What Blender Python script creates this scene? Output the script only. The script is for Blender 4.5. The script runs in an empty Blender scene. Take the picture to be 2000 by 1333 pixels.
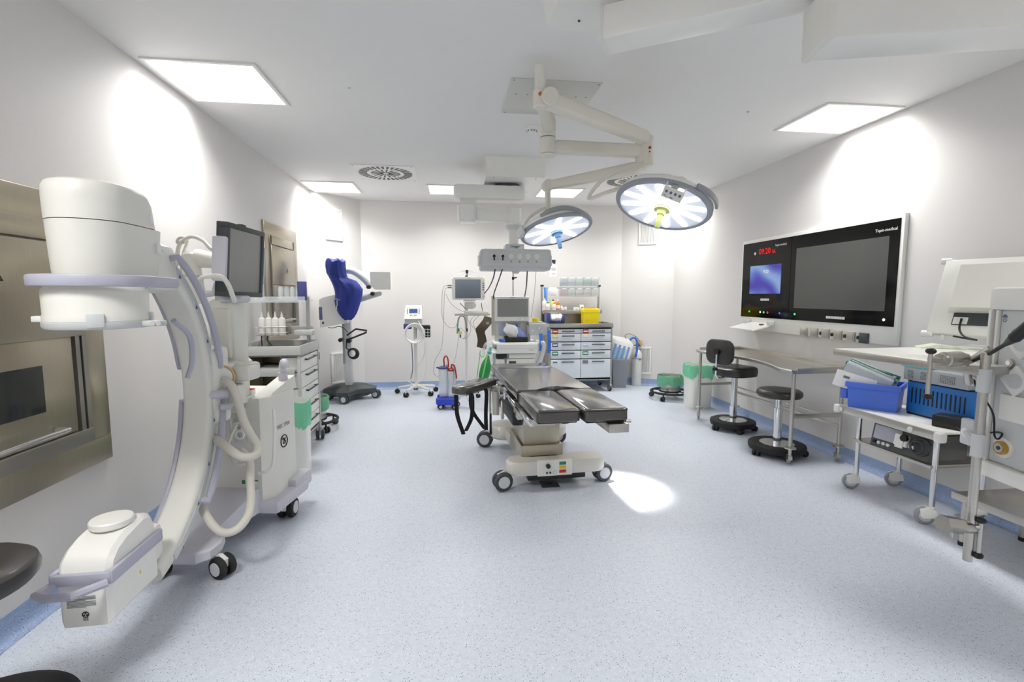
import bpy, bmesh, math, random
from mathutils import Vector, Matrix
random.seed(7)
PI = math.pi
S = bpy.context.scene
COL = S.collection

# ------------------------------------------------------------------ camera
FPX = 944.4
YAW = math.atan(120 / 948.6); PITCH = math.atan(89 / FPX)
CAMZ = 1.41; H = 2.79                       # eye height, ceiling height
XL, XR, YB, YF = -1.825, 3.36, 7.40, -1.45   # room planes
cd = bpy.data.cameras.new('camera'); cam = bpy.data.objects.new('camera', cd); COL.objects.link(cam)
cam.location = (0, 0, CAMZ); cam.rotation_euler = (PI/2 - PITCH, 0, -YAW)
cd.sensor_width = 36; cd.lens = FPX / 2000 * 36; cd.clip_start = .05; cd.clip_end = 60
S.camera = cam

# ------------------------------------------------------------------ world, exposure
w = bpy.data.worlds.new('world'); S.world = w; w.use_nodes = True
w.node_tree.nodes['Background'].inputs[0].default_value = (.8, .85, .9, 1)
w.node_tree.nodes['Background'].inputs[1].default_value = .1
S.view_settings.view_transform = 'Standard'; S.view_settings.look = 'None'
S.view_settings.gamma = 1; S.view_settings.use_curve_mapping = False
S.view_settings.exposure = 0.05
PANEL_POWER = 3.0       # ceiling panel diffuser glow
AREA_POWER = 67.0       # light sent down by each panel, W per m2
LED_POWER = 9.0         # surgical light strips
SPOT_POWER = 420.0      # focused beam of the surgical light

# photo pixel (2000x1333) -> direction -> point on a known plane
FW = Vector((math.sin(YAW)*math.cos(PITCH), math.cos(YAW)*math.cos(PITCH), -math.sin(PITCH)))
RT = Vector((math.cos(YAW), -math.sin(YAW), 0)); UP = RT.cross(FW)
C0 = Vector((0, 0, CAMZ))
def ray(x, y): return FW*FPX + RT*(x-1000) + UP*(666.5-y)
def onz(x, y, z=0.): d = ray(x, y); return C0 + d*((z-CAMZ)/d.z)
def fd(x, y, d): return C0 + ray(x, y)*(d/FPX)      # depth d along the lens axis
def ony(x, y, Y): d = ray(x, y); return C0 + d*(Y/d.y)
def onx(x, y, X): d = ray(x, y); return C0 + d*(X/d.x)

# ------------------------------------------------------------------ materials
def lin(c): return c/12.92 if c <= .04045 else ((c+.055)/1.055)**2.4
def rgb(r, g, b): return (lin(r/255), lin(g/255), lin(b/255), 1)
MATS = {}
def mat(name, col, rough=.5, metal=0., bump=0., bscale=60., var=.0, vscale=8., coat=0., trans=0., emit=None, es=0., stretch=None, alpha=None, ior=None, spec=None):
    if name in MATS: return MATS[name]
    m = bpy.data.materials.new(name); m.use_nodes = True; nt = m.node_tree; N = nt.nodes; L = nt.links
    b = N['Principled BSDF']
    b.inputs['Base Color'].default_value = col; b.inputs['Roughness'].default_value = rough; b.inputs['Metallic'].default_value = metal
    if coat: b.inputs['Coat Weight'].default_value = coat; b.inputs['Coat Roughness'].default_value = .12
    if trans: b.inputs['Transmission Weight'].default_value = trans
    if ior: b.inputs['IOR'].default_value = ior
    if spec is not None: b.inputs['Specular IOR Level'].default_value = spec
    if emit: b.inputs['Emission Color'].default_value = emit; b.inputs['Emission Strength'].default_value = es
    if alpha is not None: b.inputs['Alpha'].default_value = alpha
    tc = N.new('ShaderNodeTexCoord'); src = tc.outputs['Object']
    if stretch:
        mp = N.new('ShaderNodeMapping'); mp.inputs['Scale'].default_value = stretch; L.new(src, mp.inputs[0]); src = mp.outputs[0]
    nz = N.new('ShaderNodeTexNoise'); nz.inputs['Scale'].default_value = vscale; nz.inputs['Detail'].default_value = 3; L.new(src, nz.inputs['Vector'])
    v = var if var else .03
    mx = N.new('ShaderNodeMix'); mx.data_type = 'RGBA'
    mx.inputs['A'].default_value = tuple(c*(1-v) for c in col[:3])+(1,); mx.inputs['B'].default_value = tuple(min(1, c*(1+v)) for c in col[:3])+(1,)
    L.new(nz.outputs['Fac'], mx.inputs['Factor']); L.new(mx.outputs['Result'], b.inputs['Base Color'])
    if bump:
        n2 = N.new('ShaderNodeTexNoise'); n2.inputs['Scale'].default_value = bscale; L.new(src, n2.inputs['Vector'])
        bp = N.new('ShaderNodeBump'); bp.inputs['Strength'].default_value = bump; bp.inputs['Distance'].default_value = .003
        L.new(n2.outputs['Fac'], bp.inputs['Height']); L.new(bp.outputs['Normal'], b.inputs['Normal'])
    MATS[name] = m; return m

def emission(name, col, s):
    if name in MATS: return MATS[name]
    m = bpy.data.materials.new(name); m.use_nodes = True; nt = m.node_tree; nt.nodes.clear()
    e = nt.nodes.new('ShaderNodeEmission'); e.inputs[0].default_value = col; e.inputs[1].default_value = s
    o = nt.nodes.new('ShaderNodeOutputMaterial'); nt.links.new(e.outputs[0], o.inputs[0]); MATS[name] = m; return m

def floor_mat(name, base, dark, light, amount=.075, scale=210., rough=.38):
    m = bpy.data.materials.new(name); m.use_nodes = True; nt = m.node_tree; N = nt.nodes; L = nt.links; b = N['Principled BSDF']
    tc = N.new('ShaderNodeTexCoord')
    vo = N.new('ShaderNodeTexVoronoi'); vo.inputs['Scale'].default_value = scale; L.new(tc.outputs['Object'], vo.inputs['Vector'])
    sp = N.new('ShaderNodeSeparateColor'); L.new(vo.outputs['Color'], sp.inputs[0])
    def thr(sock, op, val):
        t = N.new('ShaderNodeMath'); t.operation = op; t.inputs[1].default_value = val; L.new(sock, t.inputs[0]); return t.outputs[0]
    def mul(a, c):
        t = N.new('ShaderNodeMath'); t.operation = 'MULTIPLY'; L.new(a, t.inputs[0]); L.new(c, t.inputs[1]); return t.outputs[0]
    small = thr(vo.outputs['Distance'], 'LESS_THAN', .42)
    dk = mul(thr(sp.outputs[0], 'LESS_THAN', amount), small); lt = mul(thr(sp.outputs[1], 'LESS_THAN', amount*2.2), small)
    nz = N.new('ShaderNodeTexNoise'); nz.inputs['Scale'].default_value = 45; nz.inputs['Detail'].default_value = 6; L.new(tc.outputs['Object'], nz.inputs['Vector'])
    m0 = N.new('ShaderNodeMix'); m0.data_type = 'RGBA'; m0.inputs['A'].default_value = tuple(c*.86 for c in base[:3])+(1,); m0.inputs['B'].default_value = tuple(min(1, c*1.12) for c in base[:3])+(1,); L.new(nz.outputs['Fac'], m0.inputs['Factor'])
    m1 = N.new('ShaderNodeMix'); m1.data_type = 'RGBA'; L.new(lt, m1.inputs['Factor']); L.new(m0.outputs['Result'], m1.inputs['A']); m1.inputs['B'].default_value = light
    m2 = N.new('ShaderNodeMix'); m2.data_type = 'RGBA'; L.new(dk, m2.inputs['Factor']); L.new(m1.outputs['Result'], m2.inputs['A']); m2.inputs['B'].default_value = dark
    L.new(m2.outputs['Result'], b.inputs['Base Color']); b.inputs['Roughness'].default_value = rough
    MATS[name] = m; return m

WHITE = mat('white_enamel', rgb(236, 235, 229), .35, coat=.2)
OFFW = mat('offwhite_plastic', rgb(228, 227, 219), .4)
CREAM = mat('cream_arm_paint', rgb(226, 223, 211), .4)
LGREY = mat('light_grey_plastic', rgb(205, 208, 208), .45)
MGREY = mat('mid_grey_plastic', rgb(150, 153, 156), .45)
DGREY = mat('dark_grey_plastic', rgb(62, 68, 70), .5)
LILAC = mat('lilac_bumper', rgb(180, 180, 195), .42)
LILACL = mat('pale_lilac_base', rgb(202, 201, 210), .45)
BLACK = mat('black_plastic', rgb(22, 22, 23), .4)
RUBBER = mat('black_rubber', rgb(26, 26, 27), .65)
VINYL = mat('black_vinyl', rgb(48, 46, 44), .38, bump=.12, bscale=420, coat=.15)
PADV = mat('charcoal_pad_vinyl', rgb(58, 56, 52), .34, bump=.08, bscale=380, coat=.9, spec=.8)
STEEL = mat('brushed_steel', rgb(196, 192, 184), .32, 1., bump=.06, bscale=25, stretch=(1, 1, 22), var=.06)
STEELH = mat('brushed_steel_bronze', rgb(178, 170, 152), .33, 1., bump=.06, bscale=25, stretch=(14, 1, 1), var=.07)
STEELD = mat('worn_steel', rgb(160, 158, 152), .4, 1., var=.06)
CHROME = mat('chrome', rgb(222, 222, 222), .12, 1.)
BRASS = mat('brass', rgb(196, 160, 88), .25, 1.)
BLUEC = mat('blue_cover_cloth', rgb(34, 54, 142), .6, bump=.25, bscale=180, var=.06)
YELLOW = mat('yellow_plastic', rgb(244, 222, 22), .4)
ORANGE = mat('orange_plastic', rgb(224, 128, 48), .4)
NAVY = mat('navy_plastic', rgb(66, 72, 128), .4)
BLUEB = mat('blue_bin_plastic', rgb(80, 118, 222), .42)
BLUES = mat('blue_steel_case', rgb(40, 112, 188), .4)
BLUET = mat('blue_tape', rgb(58, 118, 206), .5)
SBLUE = mat('handle_blue', rgb(120, 164, 216), .45)
LIME = mat('handle_lime', rgb(214, 222, 142), .45)
RED = mat('red_plastic', rgb(176, 36, 40), .35)
GREEN = mat('green_rubber', rgb(20, 140, 62), .45)
GREENL = mat('light_green_tube', rgb(130, 206, 122), .45)
TEAL = mat('teal_plastic', rgb(78, 176, 172), .4)
BROWN = mat('brown_cuff_fabric', rgb(84, 72, 56), .85, bump=.2, bscale=300)
CABLE = mat('grey_cable', rgb(150, 150, 150), .5)
BEIGE = mat('beige_hose', rgb(214, 210, 200), .5)
PAPER = mat('white_paper', rgb(240, 240, 238), .8)
INK = mat('black_ink', rgb(30, 30, 32), .7)
GREYINK = mat('grey_ink', rgb(120, 122, 126), .7)
WHITEINK = mat('white_ink', rgb(225, 225, 225), .6)
SCREEN = mat('dark_screen_glass', rgb(58, 60, 58), .12, coat=.5)
SCREENB = mat('black_glass', rgb(7, 8, 8), .08, spec=.22)
SCREENG = mat('grey_screen', rgb(138, 138, 136), .28, coat=.3)
SCREENBL = mat('grey_blue_screen', rgb(118, 126, 138), .2, coat=.3)
LCD = mat('blue_lcd', rgb(62, 84, 140), .25)
MARKB = mat('blue_grey_mark', rgb(96, 104, 140), .6)
SIGNY = mat('sign_yellow', rgb(236, 220, 40), .5)
CLEAR = mat('clear_plastic', rgb(236, 242, 244), .1, coat=.4, alpha=.3)
TINT = mat('tinted_pane', rgb(40, 44, 44), .08, coat=.4)
LEDM = emission('led_strip', (1, 1, 1, 1), LED_POWER)
PANELM = emission('panel_diffuser', (1, 1, .985, 1), PANEL_POWER)
DISH = mat('lamp_lens_grey', rgb(196, 202, 214), .25, coat=.5, emit=rgb(214, 220, 232), es=.4)
WALLM = mat('wall_vinyl', rgb(224, 221, 218), .5, var=.035, vscale=140, spec=.35)
CEILM = mat('ceiling_paint', rgb(233, 232, 230), .7, var=.01)
FLOORM = floor_mat('blue_speckled_vinyl', rgb(202, 208, 218), rgb(104, 114, 138), rgb(228, 232, 238))
BASEM = floor_mat('blue_cove_vinyl', rgb(146, 166, 200), rgb(78, 92, 124), rgb(186, 198, 220))
def bagmat():
    m = bpy.data.materials.new('green_bag_film'); m.use_nodes = True; nt = m.node_tree; N = nt.nodes; L = nt.links
    b = N['Principled BSDF']; b.inputs['Base Color'].default_value = rgb(168, 232, 202); b.inputs['Roughness'].default_value = .3
    t = N.new('ShaderNodeBsdfTranslucent'); t.inputs[0].default_value = rgb(176, 244, 214)
    nz = N.new('ShaderNodeTexNoise'); nz.inputs['Scale'].default_value = 22; nz.inputs['Detail'].default_value = 4
    bp = N.new('ShaderNodeBump'); bp.inputs['Strength'].default_value = .5; bp.inputs['Distance'].default_value = .01
    L.new(nz.outputs['Fac'], bp.inputs['Height']); L.new(bp.outputs[0], b.inputs['Normal'])
    mx = N.new('ShaderNodeMixShader'); mx.inputs[0].default_value = .55; L.new(b.outputs[0], mx.inputs[1]); L.new(t.outputs[0], mx.inputs[2])
    tr = N.new('ShaderNodeBsdfTransparent'); tr.inputs[0].default_value = rgb(190, 244, 220); m2 = N.new('ShaderNodeMixShader'); m2.inputs[0].default_value = .22; L.new(mx.outputs[0], m2.inputs[1]); L.new(tr.outputs[0], m2.inputs[2])
    L.new(m2.outputs[0], N['Material Output'].inputs[0]); MATS['bag'] = m; return m
BAG = bagmat()

# ------------------------------------------------------------------ mesh helpers
def V(*a): return Vector(a)
def frame_from(d):
    d = d.normalized(); a = Vector((0, 0, 1)) if abs(d.z) < .95 else Vector((1, 0, 0))
    x = d.cross(a).normalized(); y = x.cross(d).normalized() * -1
    return x, d.cross(x).normalized()
def TR(loc=(0, 0, 0), rx=0, ry=0, rz=0):
    return Matrix.Translation(Vector(loc)) @ Matrix.Rotation(rz, 4, 'Z') @ Matrix.Rotation(ry, 4, 'Y') @ Matrix.Rotation(rx, 4, 'X')
def catmull(pts, n=6, closed=False):
    pts = [Vector(p) for p in pts]; out = []; k = len(pts)
    rng = range(k if closed else k-1)
    for i in rng:
        p0 = pts[(i-1) % k] if closed or i > 0 else pts[0]*2-pts[1]
        p1 = pts[i]; p2 = pts[(i+1) % k]
        p3 = pts[(i+2) % k] if closed or i+2 < k else pts[-1]*2-pts[-2]
        for j in range(n):
            t = j/n; t2 = t*t; t3 = t2*t
            out.append(.5*((2*p1)+(p2-p0)*t+(2*p0-5*p1+4*p2-p3)*t2+(3*p1-p0-3*p2+p3)*t3))
    if not closed: out.append(pts[-1])
    return out
def rrect(w, h, r, n=4, cx=0, cy=0):
    r = min(r, w/2-1e-4, h/2-1e-4); out = []
    for (sx, sy, a0) in ((1, 1, 0), (-1, 1, 90), (-1, -1, 180), (1, -1, 270)):
        for i in range(n+1):
            a = math.radians(a0+90*i/n); out.append((cx+sx*(w/2-r)+r*math.cos(a), cy+sy*(h/2-r)+r*math.sin(a)))
    return out

class MB:
    def __init__(s): s.b = bmesh.new()
    def _x(s, vs, M):
        if M is not None: bmesh.ops.transform(s.b, matrix=M, verts=vs)
    def box(s, c, sz, bev=0., M=None, seg=2):
        r = bmesh.ops.create_cube(s.b, size=1, matrix=Matrix.Translation(Vector(c)) @ Matrix.Diagonal((*sz, 1)))
        vs = r['verts']
        if bev > 0:
            es = list({e for v in vs for e in v.link_edges})
            bev = min(bev, min(sz)*.49)
            o = bmesh.ops.bevel(s.b, geom=es, offset=bev, segments=seg, affect='EDGES', profile=.5)
            vs = list({v for f in o['faces'] for v in f.verts} | {v for v in vs if v.is_valid})
            vs = s._island(vs)
        s._x(vs, M); return s
    def _island(s, vs):
        seen = set(vs); st = list(vs)
        while st:
            v = st.pop()
            for e in v.link_edges:
                o = e.other_vert(v)
                if o not in seen: seen.add(o); st.append(o)
        return list(seen)
    def box2(s, a, c, bev=0., M=None):
        a = Vector(a); c = Vector(c)
        return s.box((a+c)/2, [abs(c[i]-a[i]) for i in range(3)], bev, M)
    def loft(s, rings, cap0=True, cap1=True, closed=False, M=None):
        R = [[s.b.verts.new(p) for p in r] for r in rings]; n = len(R[0]); k = len(R)
        for i in range(k if closed else k-1):
            A = R[i]; B = R[(i+1) % k]
            for j in range(n):
                try: s.b.faces.new((A[j], A[(j+1) % n], B[(j+1) % n], B[j]))
                except ValueError: pass
        if not closed:
            if cap0: s.b.faces.new(list(reversed(R[0])))
            if cap1: s.b.faces.new(R[-1])
        s._x([v for r in R for v in r], M); return s
    def cyl(s, p0, p1, r, r2=None, seg=16, M=None, bev=0.):
        p0 = Vector(p0); p1 = Vector(p1); r2 = r if r2 is None else r2; x, y = frame_from(p1-p0); d = (p1-p0)
        def ring(p, q): return [p+x*q*math.cos(2*PI*i/seg)+y*q*math.sin(2*PI*i/seg) for i in range(seg)]
        if bev: u = d.normalized()*bev; rings = [ring(p0, r-bev), ring(p0+u, r), ring(p1-u, r2), ring(p1, r2-bev)]
        else: rings = [ring(p0, r), ring(p1, r2)]
        return s.loft(rings, M=M)
    def tube(s, pts, r, seg=8, closed=False, smooth=0, M=None, rs=None):
        pts = [Vector(p) for p in pts]
        if smooth: pts = catmull(pts, smooth, closed)
        k = len(pts); rings = []; px = None
        for i, p in enumerate(pts):
            if closed: d = (pts[(i+1) % k]-pts[i-1])
            else: d = pts[min(i+1, k-1)]-pts[max(i-1, 0)]
            if d.length < 1e-9: d = Vector((0, 0, 1))
            d.normalize()
            if px is None: x, y = frame_from(d)
            else:
                x = px - d*px.dot(d)
                x = x.normalized() if x.length > 1e-6 else frame_from(d)[0]
                y = d.cross(x)
            px = x; q = r if rs is None else rs[min(i*len(rs)//k, len(rs)-1)]
            rings.append([p+x*q*math.cos(2*PI*j/seg)+y*q*math.sin(2*PI*j/seg) for j in range(seg)])
        return s.loft(rings, closed=closed, M=M)
    def sweep(s, pts, sect, side, closed=False, M=None):
        """rectangular/poly section swept along pts; section (a,b): a along 'side' vector, b along the in-plane normal"""
        pts = [Vector(p) for p in pts]; k = len(pts); side = Vector(side).normalized(); rings = []
        for i, p in enumerate(pts):
            d = (pts[(i+1) % k]-pts[i-1]) if closed else pts[min(i+1, k-1)]-pts[max(i-1, 0)]
            n = side.cross(d).normalized(); rings.append([p+side*a+n*b for a, b in sect])
        return s.loft(rings, closed=closed, M=M)
    def lathe(s, prof, c=(0, 0, 0), seg=24, M=None, cap0=True, cap1=True):
        c = Vector(c)
        rings = [[c+Vector((r*math.cos(2*PI*i/seg), r*math.sin(2*PI*i/seg), z)) for i in range(seg)] for r, z in prof]
        return s.loft(rings, cap0, cap1, M=M)
    def prism(s, poly, z0, z1, M=None, bev=0.):
        """polygon in local xy extruded from z0 to z1 (slightly chamfered when bev)"""
        if bev:
            cx = sum(p[0] for p in poly)/len(poly); cy = sum(p[1] for p in poly)/len(poly)
            def sh(k):
                out = []
                for x, y in poly:
                    d = Vector((x-cx, y-cy)); l = d.length or 1; out.append((x-d.x/l*k, y-d.y/l*k))
                return out
            rings = [[Vector((x, y, z0)) for x, y in sh(bev)], [Vector((x, y, z0+bev)) for x, y in poly], [Vector((x, y, z1-bev)) for x, y in poly], [Vector((x, y, z1)) for x, y in sh(bev)]]
        else: rings = [[Vector((x, y, z)) for x, y in poly] for z in (z0, z1)]
        return s.loft(rings, M=M)
    def ball(s, c, r, sc=(1, 1, 1), seg=16, M=None):
        o = bmesh.ops.create_uvsphere(s.b, u_segments=seg, v_segments=max(6, seg//2), radius=r, matrix=Matrix.Translation(Vector(c)) @ Matrix.Diagonal((*sc, 1)))
        s._x(o['verts'], M); return s
    def torus(s, c, R, r, seg=28, sub=8, M=None):
        c = Vector(c); pts = [c+Vector((R*math.cos(2*PI*i/seg), R*math.sin(2*PI*i/seg), 0)) for i in range(seg)]
        return s.tube(pts, r, sub, closed=True, M=M)
    def quad(s, *p, M=None):
        vs = [s.b.verts.new(Vector(q)) for q in p]; s.b.faces.new(vs); s._x(vs, M); return s
    def mesh(s, name, inv=None):
        bmesh.ops.recalc_face_normals(s.b, faces=s.b.faces)
        if inv is not None: bmesh.ops.transform(s.b, matrix=inv, verts=s.b.verts)
        me = bpy.data.meshes.new(name); s.b.to_mesh(me); s.b.free()
        me.shade_smooth(); me.set_sharp_from_angle(angle=math.radians(38)); return me

def link(name, data, m, parent=None):
    o = bpy.data.objects.new(name, data); COL.objects.link(o)
    if m is not None: o.data.materials.append(m)
    if parent is not None: o.parent = parent
    return o
class Thing:
    def __init__(s, name, label, cat, loc=(0, 0, 0), rz=0., group=None):
        s.o = bpy.data.objects.new(name, None); COL.objects.link(s.o); s.o.empty_display_size = .1
        s.o.location = loc; s.o.rotation_euler = (0, 0, rz); s.o['label'] = label; s.o['category'] = cat
        if group: s.o['group'] = group
        s.M = Matrix.Translation(Vector(loc)) @ Matrix.Rotation(rz, 4, 'Z'); s.inv = s.M.inverted()
    def part(s, name, mb, m, parent=None, world=False, label=None):
        me = mb.mesh(name, s.inv if world else None) if isinstance(mb, MB) else mb
        o = bpy.data.objects.new(name, me); COL.objects.link(o); o.parent = parent or s.o
        if not me.materials: me.materials.append(m)
        if label: o['label'] = label
        return o
def single(name, mb, m, label, cat, loc=(0, 0, 0), rz=0., group=None, world=False):
    M = Matrix.Translation(Vector(loc)) @ Matrix.Rotation(rz, 4, 'Z')
    o = link(name, mb.mesh(name, M.inverted() if world else None), m)
    o.location = loc; o.rotation_euler = (0, 0, rz); o['label'] = label; o['category'] = cat
    if group: o['group'] = group
    return o
def struct(name, mb, m, parent=None):
    o = link(name, mb.mesh(name), m, parent)
    if parent is None: o['kind'] = 'structure'
    return o
def text_mesh(body, size, depth=.0005, align='CENTER'):
    cu = bpy.data.curves.new('txt', 'FONT'); cu.body = body; cu.size = size; cu.extrude = depth; cu.align_x = align; cu.align_y = 'CENTER'; cu.resolution_u = 2
    o = bpy.data.objects.new('txt', cu); COL.objects.link(o)
    dg = bpy.context.evaluated_depsgraph_get(); me = bpy.data.meshes.new_from_object(o.evaluated_get(dg))
    bpy.data.objects.remove(o); bpy.data.curves.remove(cu); return me
def text(t, name, body, size, M, m, parent=None, align='CENTER', depth=.0005):
    me = text_mesh(body, size, depth, align); me.transform(M); me.materials.clear(); me.materials.append(m)
    return t.part(name, me, m, parent)
def face_m(loc, normal, up=(0, 0, 1)):
    """matrix whose local xy plane lies on a surface: +z = normal, +y = up"""
    z = Vector(normal).normalized(); y = Vector(up); y = (y - z*y.dot(z)).normalized(); x = y.cross(z)
    return Matrix(((x.x, y.x, z.x, loc[0]), (x.y, y.y, z.y, loc[1]), (x.z, y.z, z.z, loc[2]), (0, 0, 0, 1)))

CMESH = {}
def castor(t, loc, r=.05, w=.03, rz=0., fork=WHITE, tyre=RUBBER, hub=LGREY, twin=True, parent=None):
    """swivel castor: fork housing + wheel sub-part; loc = mounting point above the floor, wheel reaches z=0 of the thing"""
    x, y, z = loc
    f = MB(); M = TR((x, y, 0), rz=rz); off = r*.55
    f.cyl((0, 0, max(z-.002, r*1.2)), (0, 0, r*1.55), r*.28, seg=10, M=M)
    if z > r*2.0: f.cyl((0, 0, z), (0, 0, r*1.9), r*.3, seg=10, M=M)
    pr = [(off-r*1.05, r*1.0), (off-r*.9, r*1.75), (off-r*.2, r*2.05), (off+r*.55, r*1.75), (off+r*.5, r*1.0), (off+r*.2, r*.75)]
    f.prism(pr, -w*.22 if twin else -w*.62, w*.22 if twin else w*.62, M=M @ Matrix(((1, 0, 0, 0), (0, 0, 1, 0), (0, 1, 0, 0), (0, 0, 0, 1))))
    fo = t.part('castor', f, fork, parent)
    for sgn in ((-1, 1) if twin else (0,)):
        wm = MB(); a = sgn*w*.5
        wm.cyl((off, a-w*.32, r), (off, a+w*.32, r), r, seg=20, M=M, bev=r*.12)
        wo = t.part('wheel', wm, tyre, fo)
        if twin or True:
            hm = MB()
            for q in ((sgn,) if twin else (-1, 1)):
                e = a + q*(w*.32); hm.cyl((off, e-q*.002, r), (off, e+q*.004, r), r*.62, seg=16, M=M)
            t.part('hub_cap', hm, hub, wo) if False else t.part('hub_cap', hm, hub, fo)
    return fo
# ------------------------------------------------------------------ room shell
CL0, CL1 = (XL, 6.78), (-1.29, YB)          # left chamfer ends
CR0, CR1 = (2.67, YB), (XR, 7.02)           # right chamfer ends
T = .12
plan = [(XL, YF), (XR, YF), (XR, CR1[1]), CR0, CL1, (XL, CL0[1])]
big = [(XL-T, YF-T), (XR+T, YF-T), (XR+T, YB+T), (XL-T, YB+T)]
m = MB(); m.prism(big, -.06, 0); struct('floor', m, FLOORM)
m = MB(); m.prism(big, H, H+.06); struct('ceiling', m, CEILM)
def wall(name, a, b_):
    a = Vector((*a, 0)); b_ = Vector((*b_, 0)); d = (b_-a).normalized(); n = Vector((d.y, -d.x, 0))   # outward (room lies left of a->b)
    m = MB(); m.prism([(a.x, a.y), (b_.x, b_.y), (b_.x+n.x*T, b_.y+n.y*T), (a.x+n.x*T, a.y+n.y*T)], 0, H); struct(name, m, WALLM)
    # coved vinyl skirting running up the wall
    c = MB(); sec = [(0, .105), (.004, .105), (.005, .045), (.012, .022), (.026, .008), (.05, .0015), (0, .0015)]
    c.loft([[p - n*u + Vector((0, 0, z)) for u, z in sec] for p in (a, b_)]); struct('baseboard_'+name[5:], c, BASEM)
wall('wall_front', (XL, YF), (XR, YF)); wall('wall_right', (XR, YF), CR1); wall('wall_back_right', CR1, CR0)
wall('wall_back', CR0, CL1); wall('wall_back_left', CL1, CL0); wall('wall_left', CL0, (XL, YF))

# ------------------------------------------------------------------ ceiling lights
def ceiling_light(x, y, sx, sy, label, group=None, dim=1.):
    t = Thing('ceiling_light', label, 'ceiling light', (x, y, H), 0, group)
    f = MB(); w = .022
    for a, c in (((-sx/2, -sy/2), (sx/2, -sy/2+w)), ((-sx/2, sy/2-w), (sx/2, sy/2)), ((-sx/2, -sy/2+w), (-sx/2+w, sy/2-w)), ((sx/2-w, -sy/2+w), (sx/2, sy/2-w))):
        f.box2((a[0], a[1], -.012), (c[0], c[1], .0))
    t.part('frame', f, WHITE)
    d = MB(); d.box2((-sx/2+w, -sy/2+w, -.007), (sx/2-w, sy/2-w, -.001)); t.part('diffuser', d, PANELM)
    l = bpy.data.lights.new('panel_light', 'AREA'); l.shape = 'RECTANGLE'; l.size = sx-.06; l.size_y = sy-.06; l.energy = AREA_POWER*sx*sy*dim; l.spread = math.radians(140); l.color = (1, .995, .985)
    lo = bpy.data.objects.new('panel_light', l); COL.objects.link(lo); lo.parent = t.o; lo.location = (0, 0, -.014)
    return t
ceiling_light(-1.46, 3.51, .64, .64, 'square ceiling light panel above the white X-ray C-arm', dim=.64)
ceiling_light(-1.47, 6.56, .62, .62, 'square ceiling light panel above the blue-covered microscope', dim=.68)
ceiling_light(-.0, 6.53, .56, .56, 'square ceiling light panel between round ceiling vent and pendant mount', dim=.68)
ceiling_light(1.46, 6.53, .58, .58, 'square ceiling light panel above the ten-drawer cabinet', dim=.68)
ceiling_light(3.00, 6.50, .60, .62, 'square ceiling light panel hidden behind the lime-handled surgical lamp', dim=.68)
ceiling_light(3.01, 3.59, .62, .60, 'square ceiling light panel above the black wall display', dim=.76)
for gx in (-1.46, 3.01): ceiling_light(gx, .50, .64, .64, 'added unseen square ceiling light panel by the near wall', 'added unseen ceiling lights by the near wall', 1.25)  # unseen panels added behind the camera on the same grid, to light near objects

# ------------------------------------------------------------------ swirl vents
def swirl(x, y, s, label):
    t = Thing('ceiling_vent', label, 'vent', (x, y, H))
    p = MB(); p.prism(rrect(s, s, .01), -.008, 0); pl = t.part('face_plate', p, WHITE)
    tr = MB(); tr.torus((0, 0, -.008), s*.445, .003, 40, 6); t.part('rim', tr, LGREY)
    def slot(a, r0, r1, w0, w1):
        m = MB(); c, q = math.cos(a), math.sin(a)
        def pt(r, w): return (r*c-w*q, r*q+w*c)
        m.prism([pt(r0, -w0), pt(r1, -w1), pt(r1, w1), pt(r0, w0)], -.0105, -.004); return m
    for i in range(32): t.part('slot', slot(2*PI*i/32, s*.30, s*.43, .010, .015), BLACK)
    for i in range(16): t.part('slot', slot(2*PI*(i+.5)/16, s*.05, s*.24, .004, .011), BLACK)
    for sx in (-1, 1):
        for sy in (-1, 1):
            m = MB(); m.cyl((sx*s*.45, sy*s*.45, -.011), (sx*s*.45, sy*s*.45, -.007), .006, seg=8); t.part('screw', m, MGREY)
swirl(-.71, 5.75, .68, 'square white ceiling vent with black swirl slots, left of the pendant mount')
swirl(2.18, 5.75, .68, 'square white ceiling vent with black swirl slots above the surgical lamps')

# ------------------------------------------------------------------ wall vents on the two chamfers
def wall_vent(p, n, w, h, label):
    t = Thing('wall_vent', label, 'vent', p, math.atan2(n[1], n[0])+PI/2)   # local -y faces the room
    f = MB(); b = .028
    for a, c in (((-w/2, 0), (w/2, b)), ((-w/2, h-b), (w/2, h)), ((-w/2, b), (-w/2+b, h-b)), ((w/2-b, b), (w/2, h-b))):
        f.box2((a[0], -.018, a[1]), (c[0], 0, c[1]), .003)
    t.part('frame', f, WHITE)
    g = MB(); g.box2((-w/2+b, -.003, b), (w/2-b, 0, h-b)); t.part('backing', g, MGREY)
    k = int((w-2*b)/.017)
    for i in range(k):
        x = -w/2+b+(i+.5)*(w-2*b)/k; s_ = MB(); s_.box((x, -.009, h/2), (.010, .010, h-2*b)); t.part('slat', s_, WHITE)
def chamfer_pt(a, b_, px, z):   # point on a chamfer wall under photo column px
    a = Vector((*a, 0)); b_ = Vector((*b_, 0)); d = ray(px, 577); A = b_-a
    # C0 + d*s = a + A*t in xy
    den = d.x*A.y-d.y*A.x; s_ = (a.x*A.y-a.y*A.x)/den; q = d*s_; return (q.x, q.y, z)
nl = Vector((1, -1, 0)).normalized(); a_ = Vector((*CL1, 0))-Vector((*CL0, 0)); nl = Vector((a_.y, -a_.x, 0)).normalized()
b2_ = Vector((*CR1, 0))-Vector((*CR0, 0)); nr = Vector((b2_.y, -b2_.x, 0)).normalized()
def zat(pt, y): d = ray(1000, y); return CAMZ + (577-y)/949*(pt[0]*.1255+pt[1]*.992)
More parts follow.
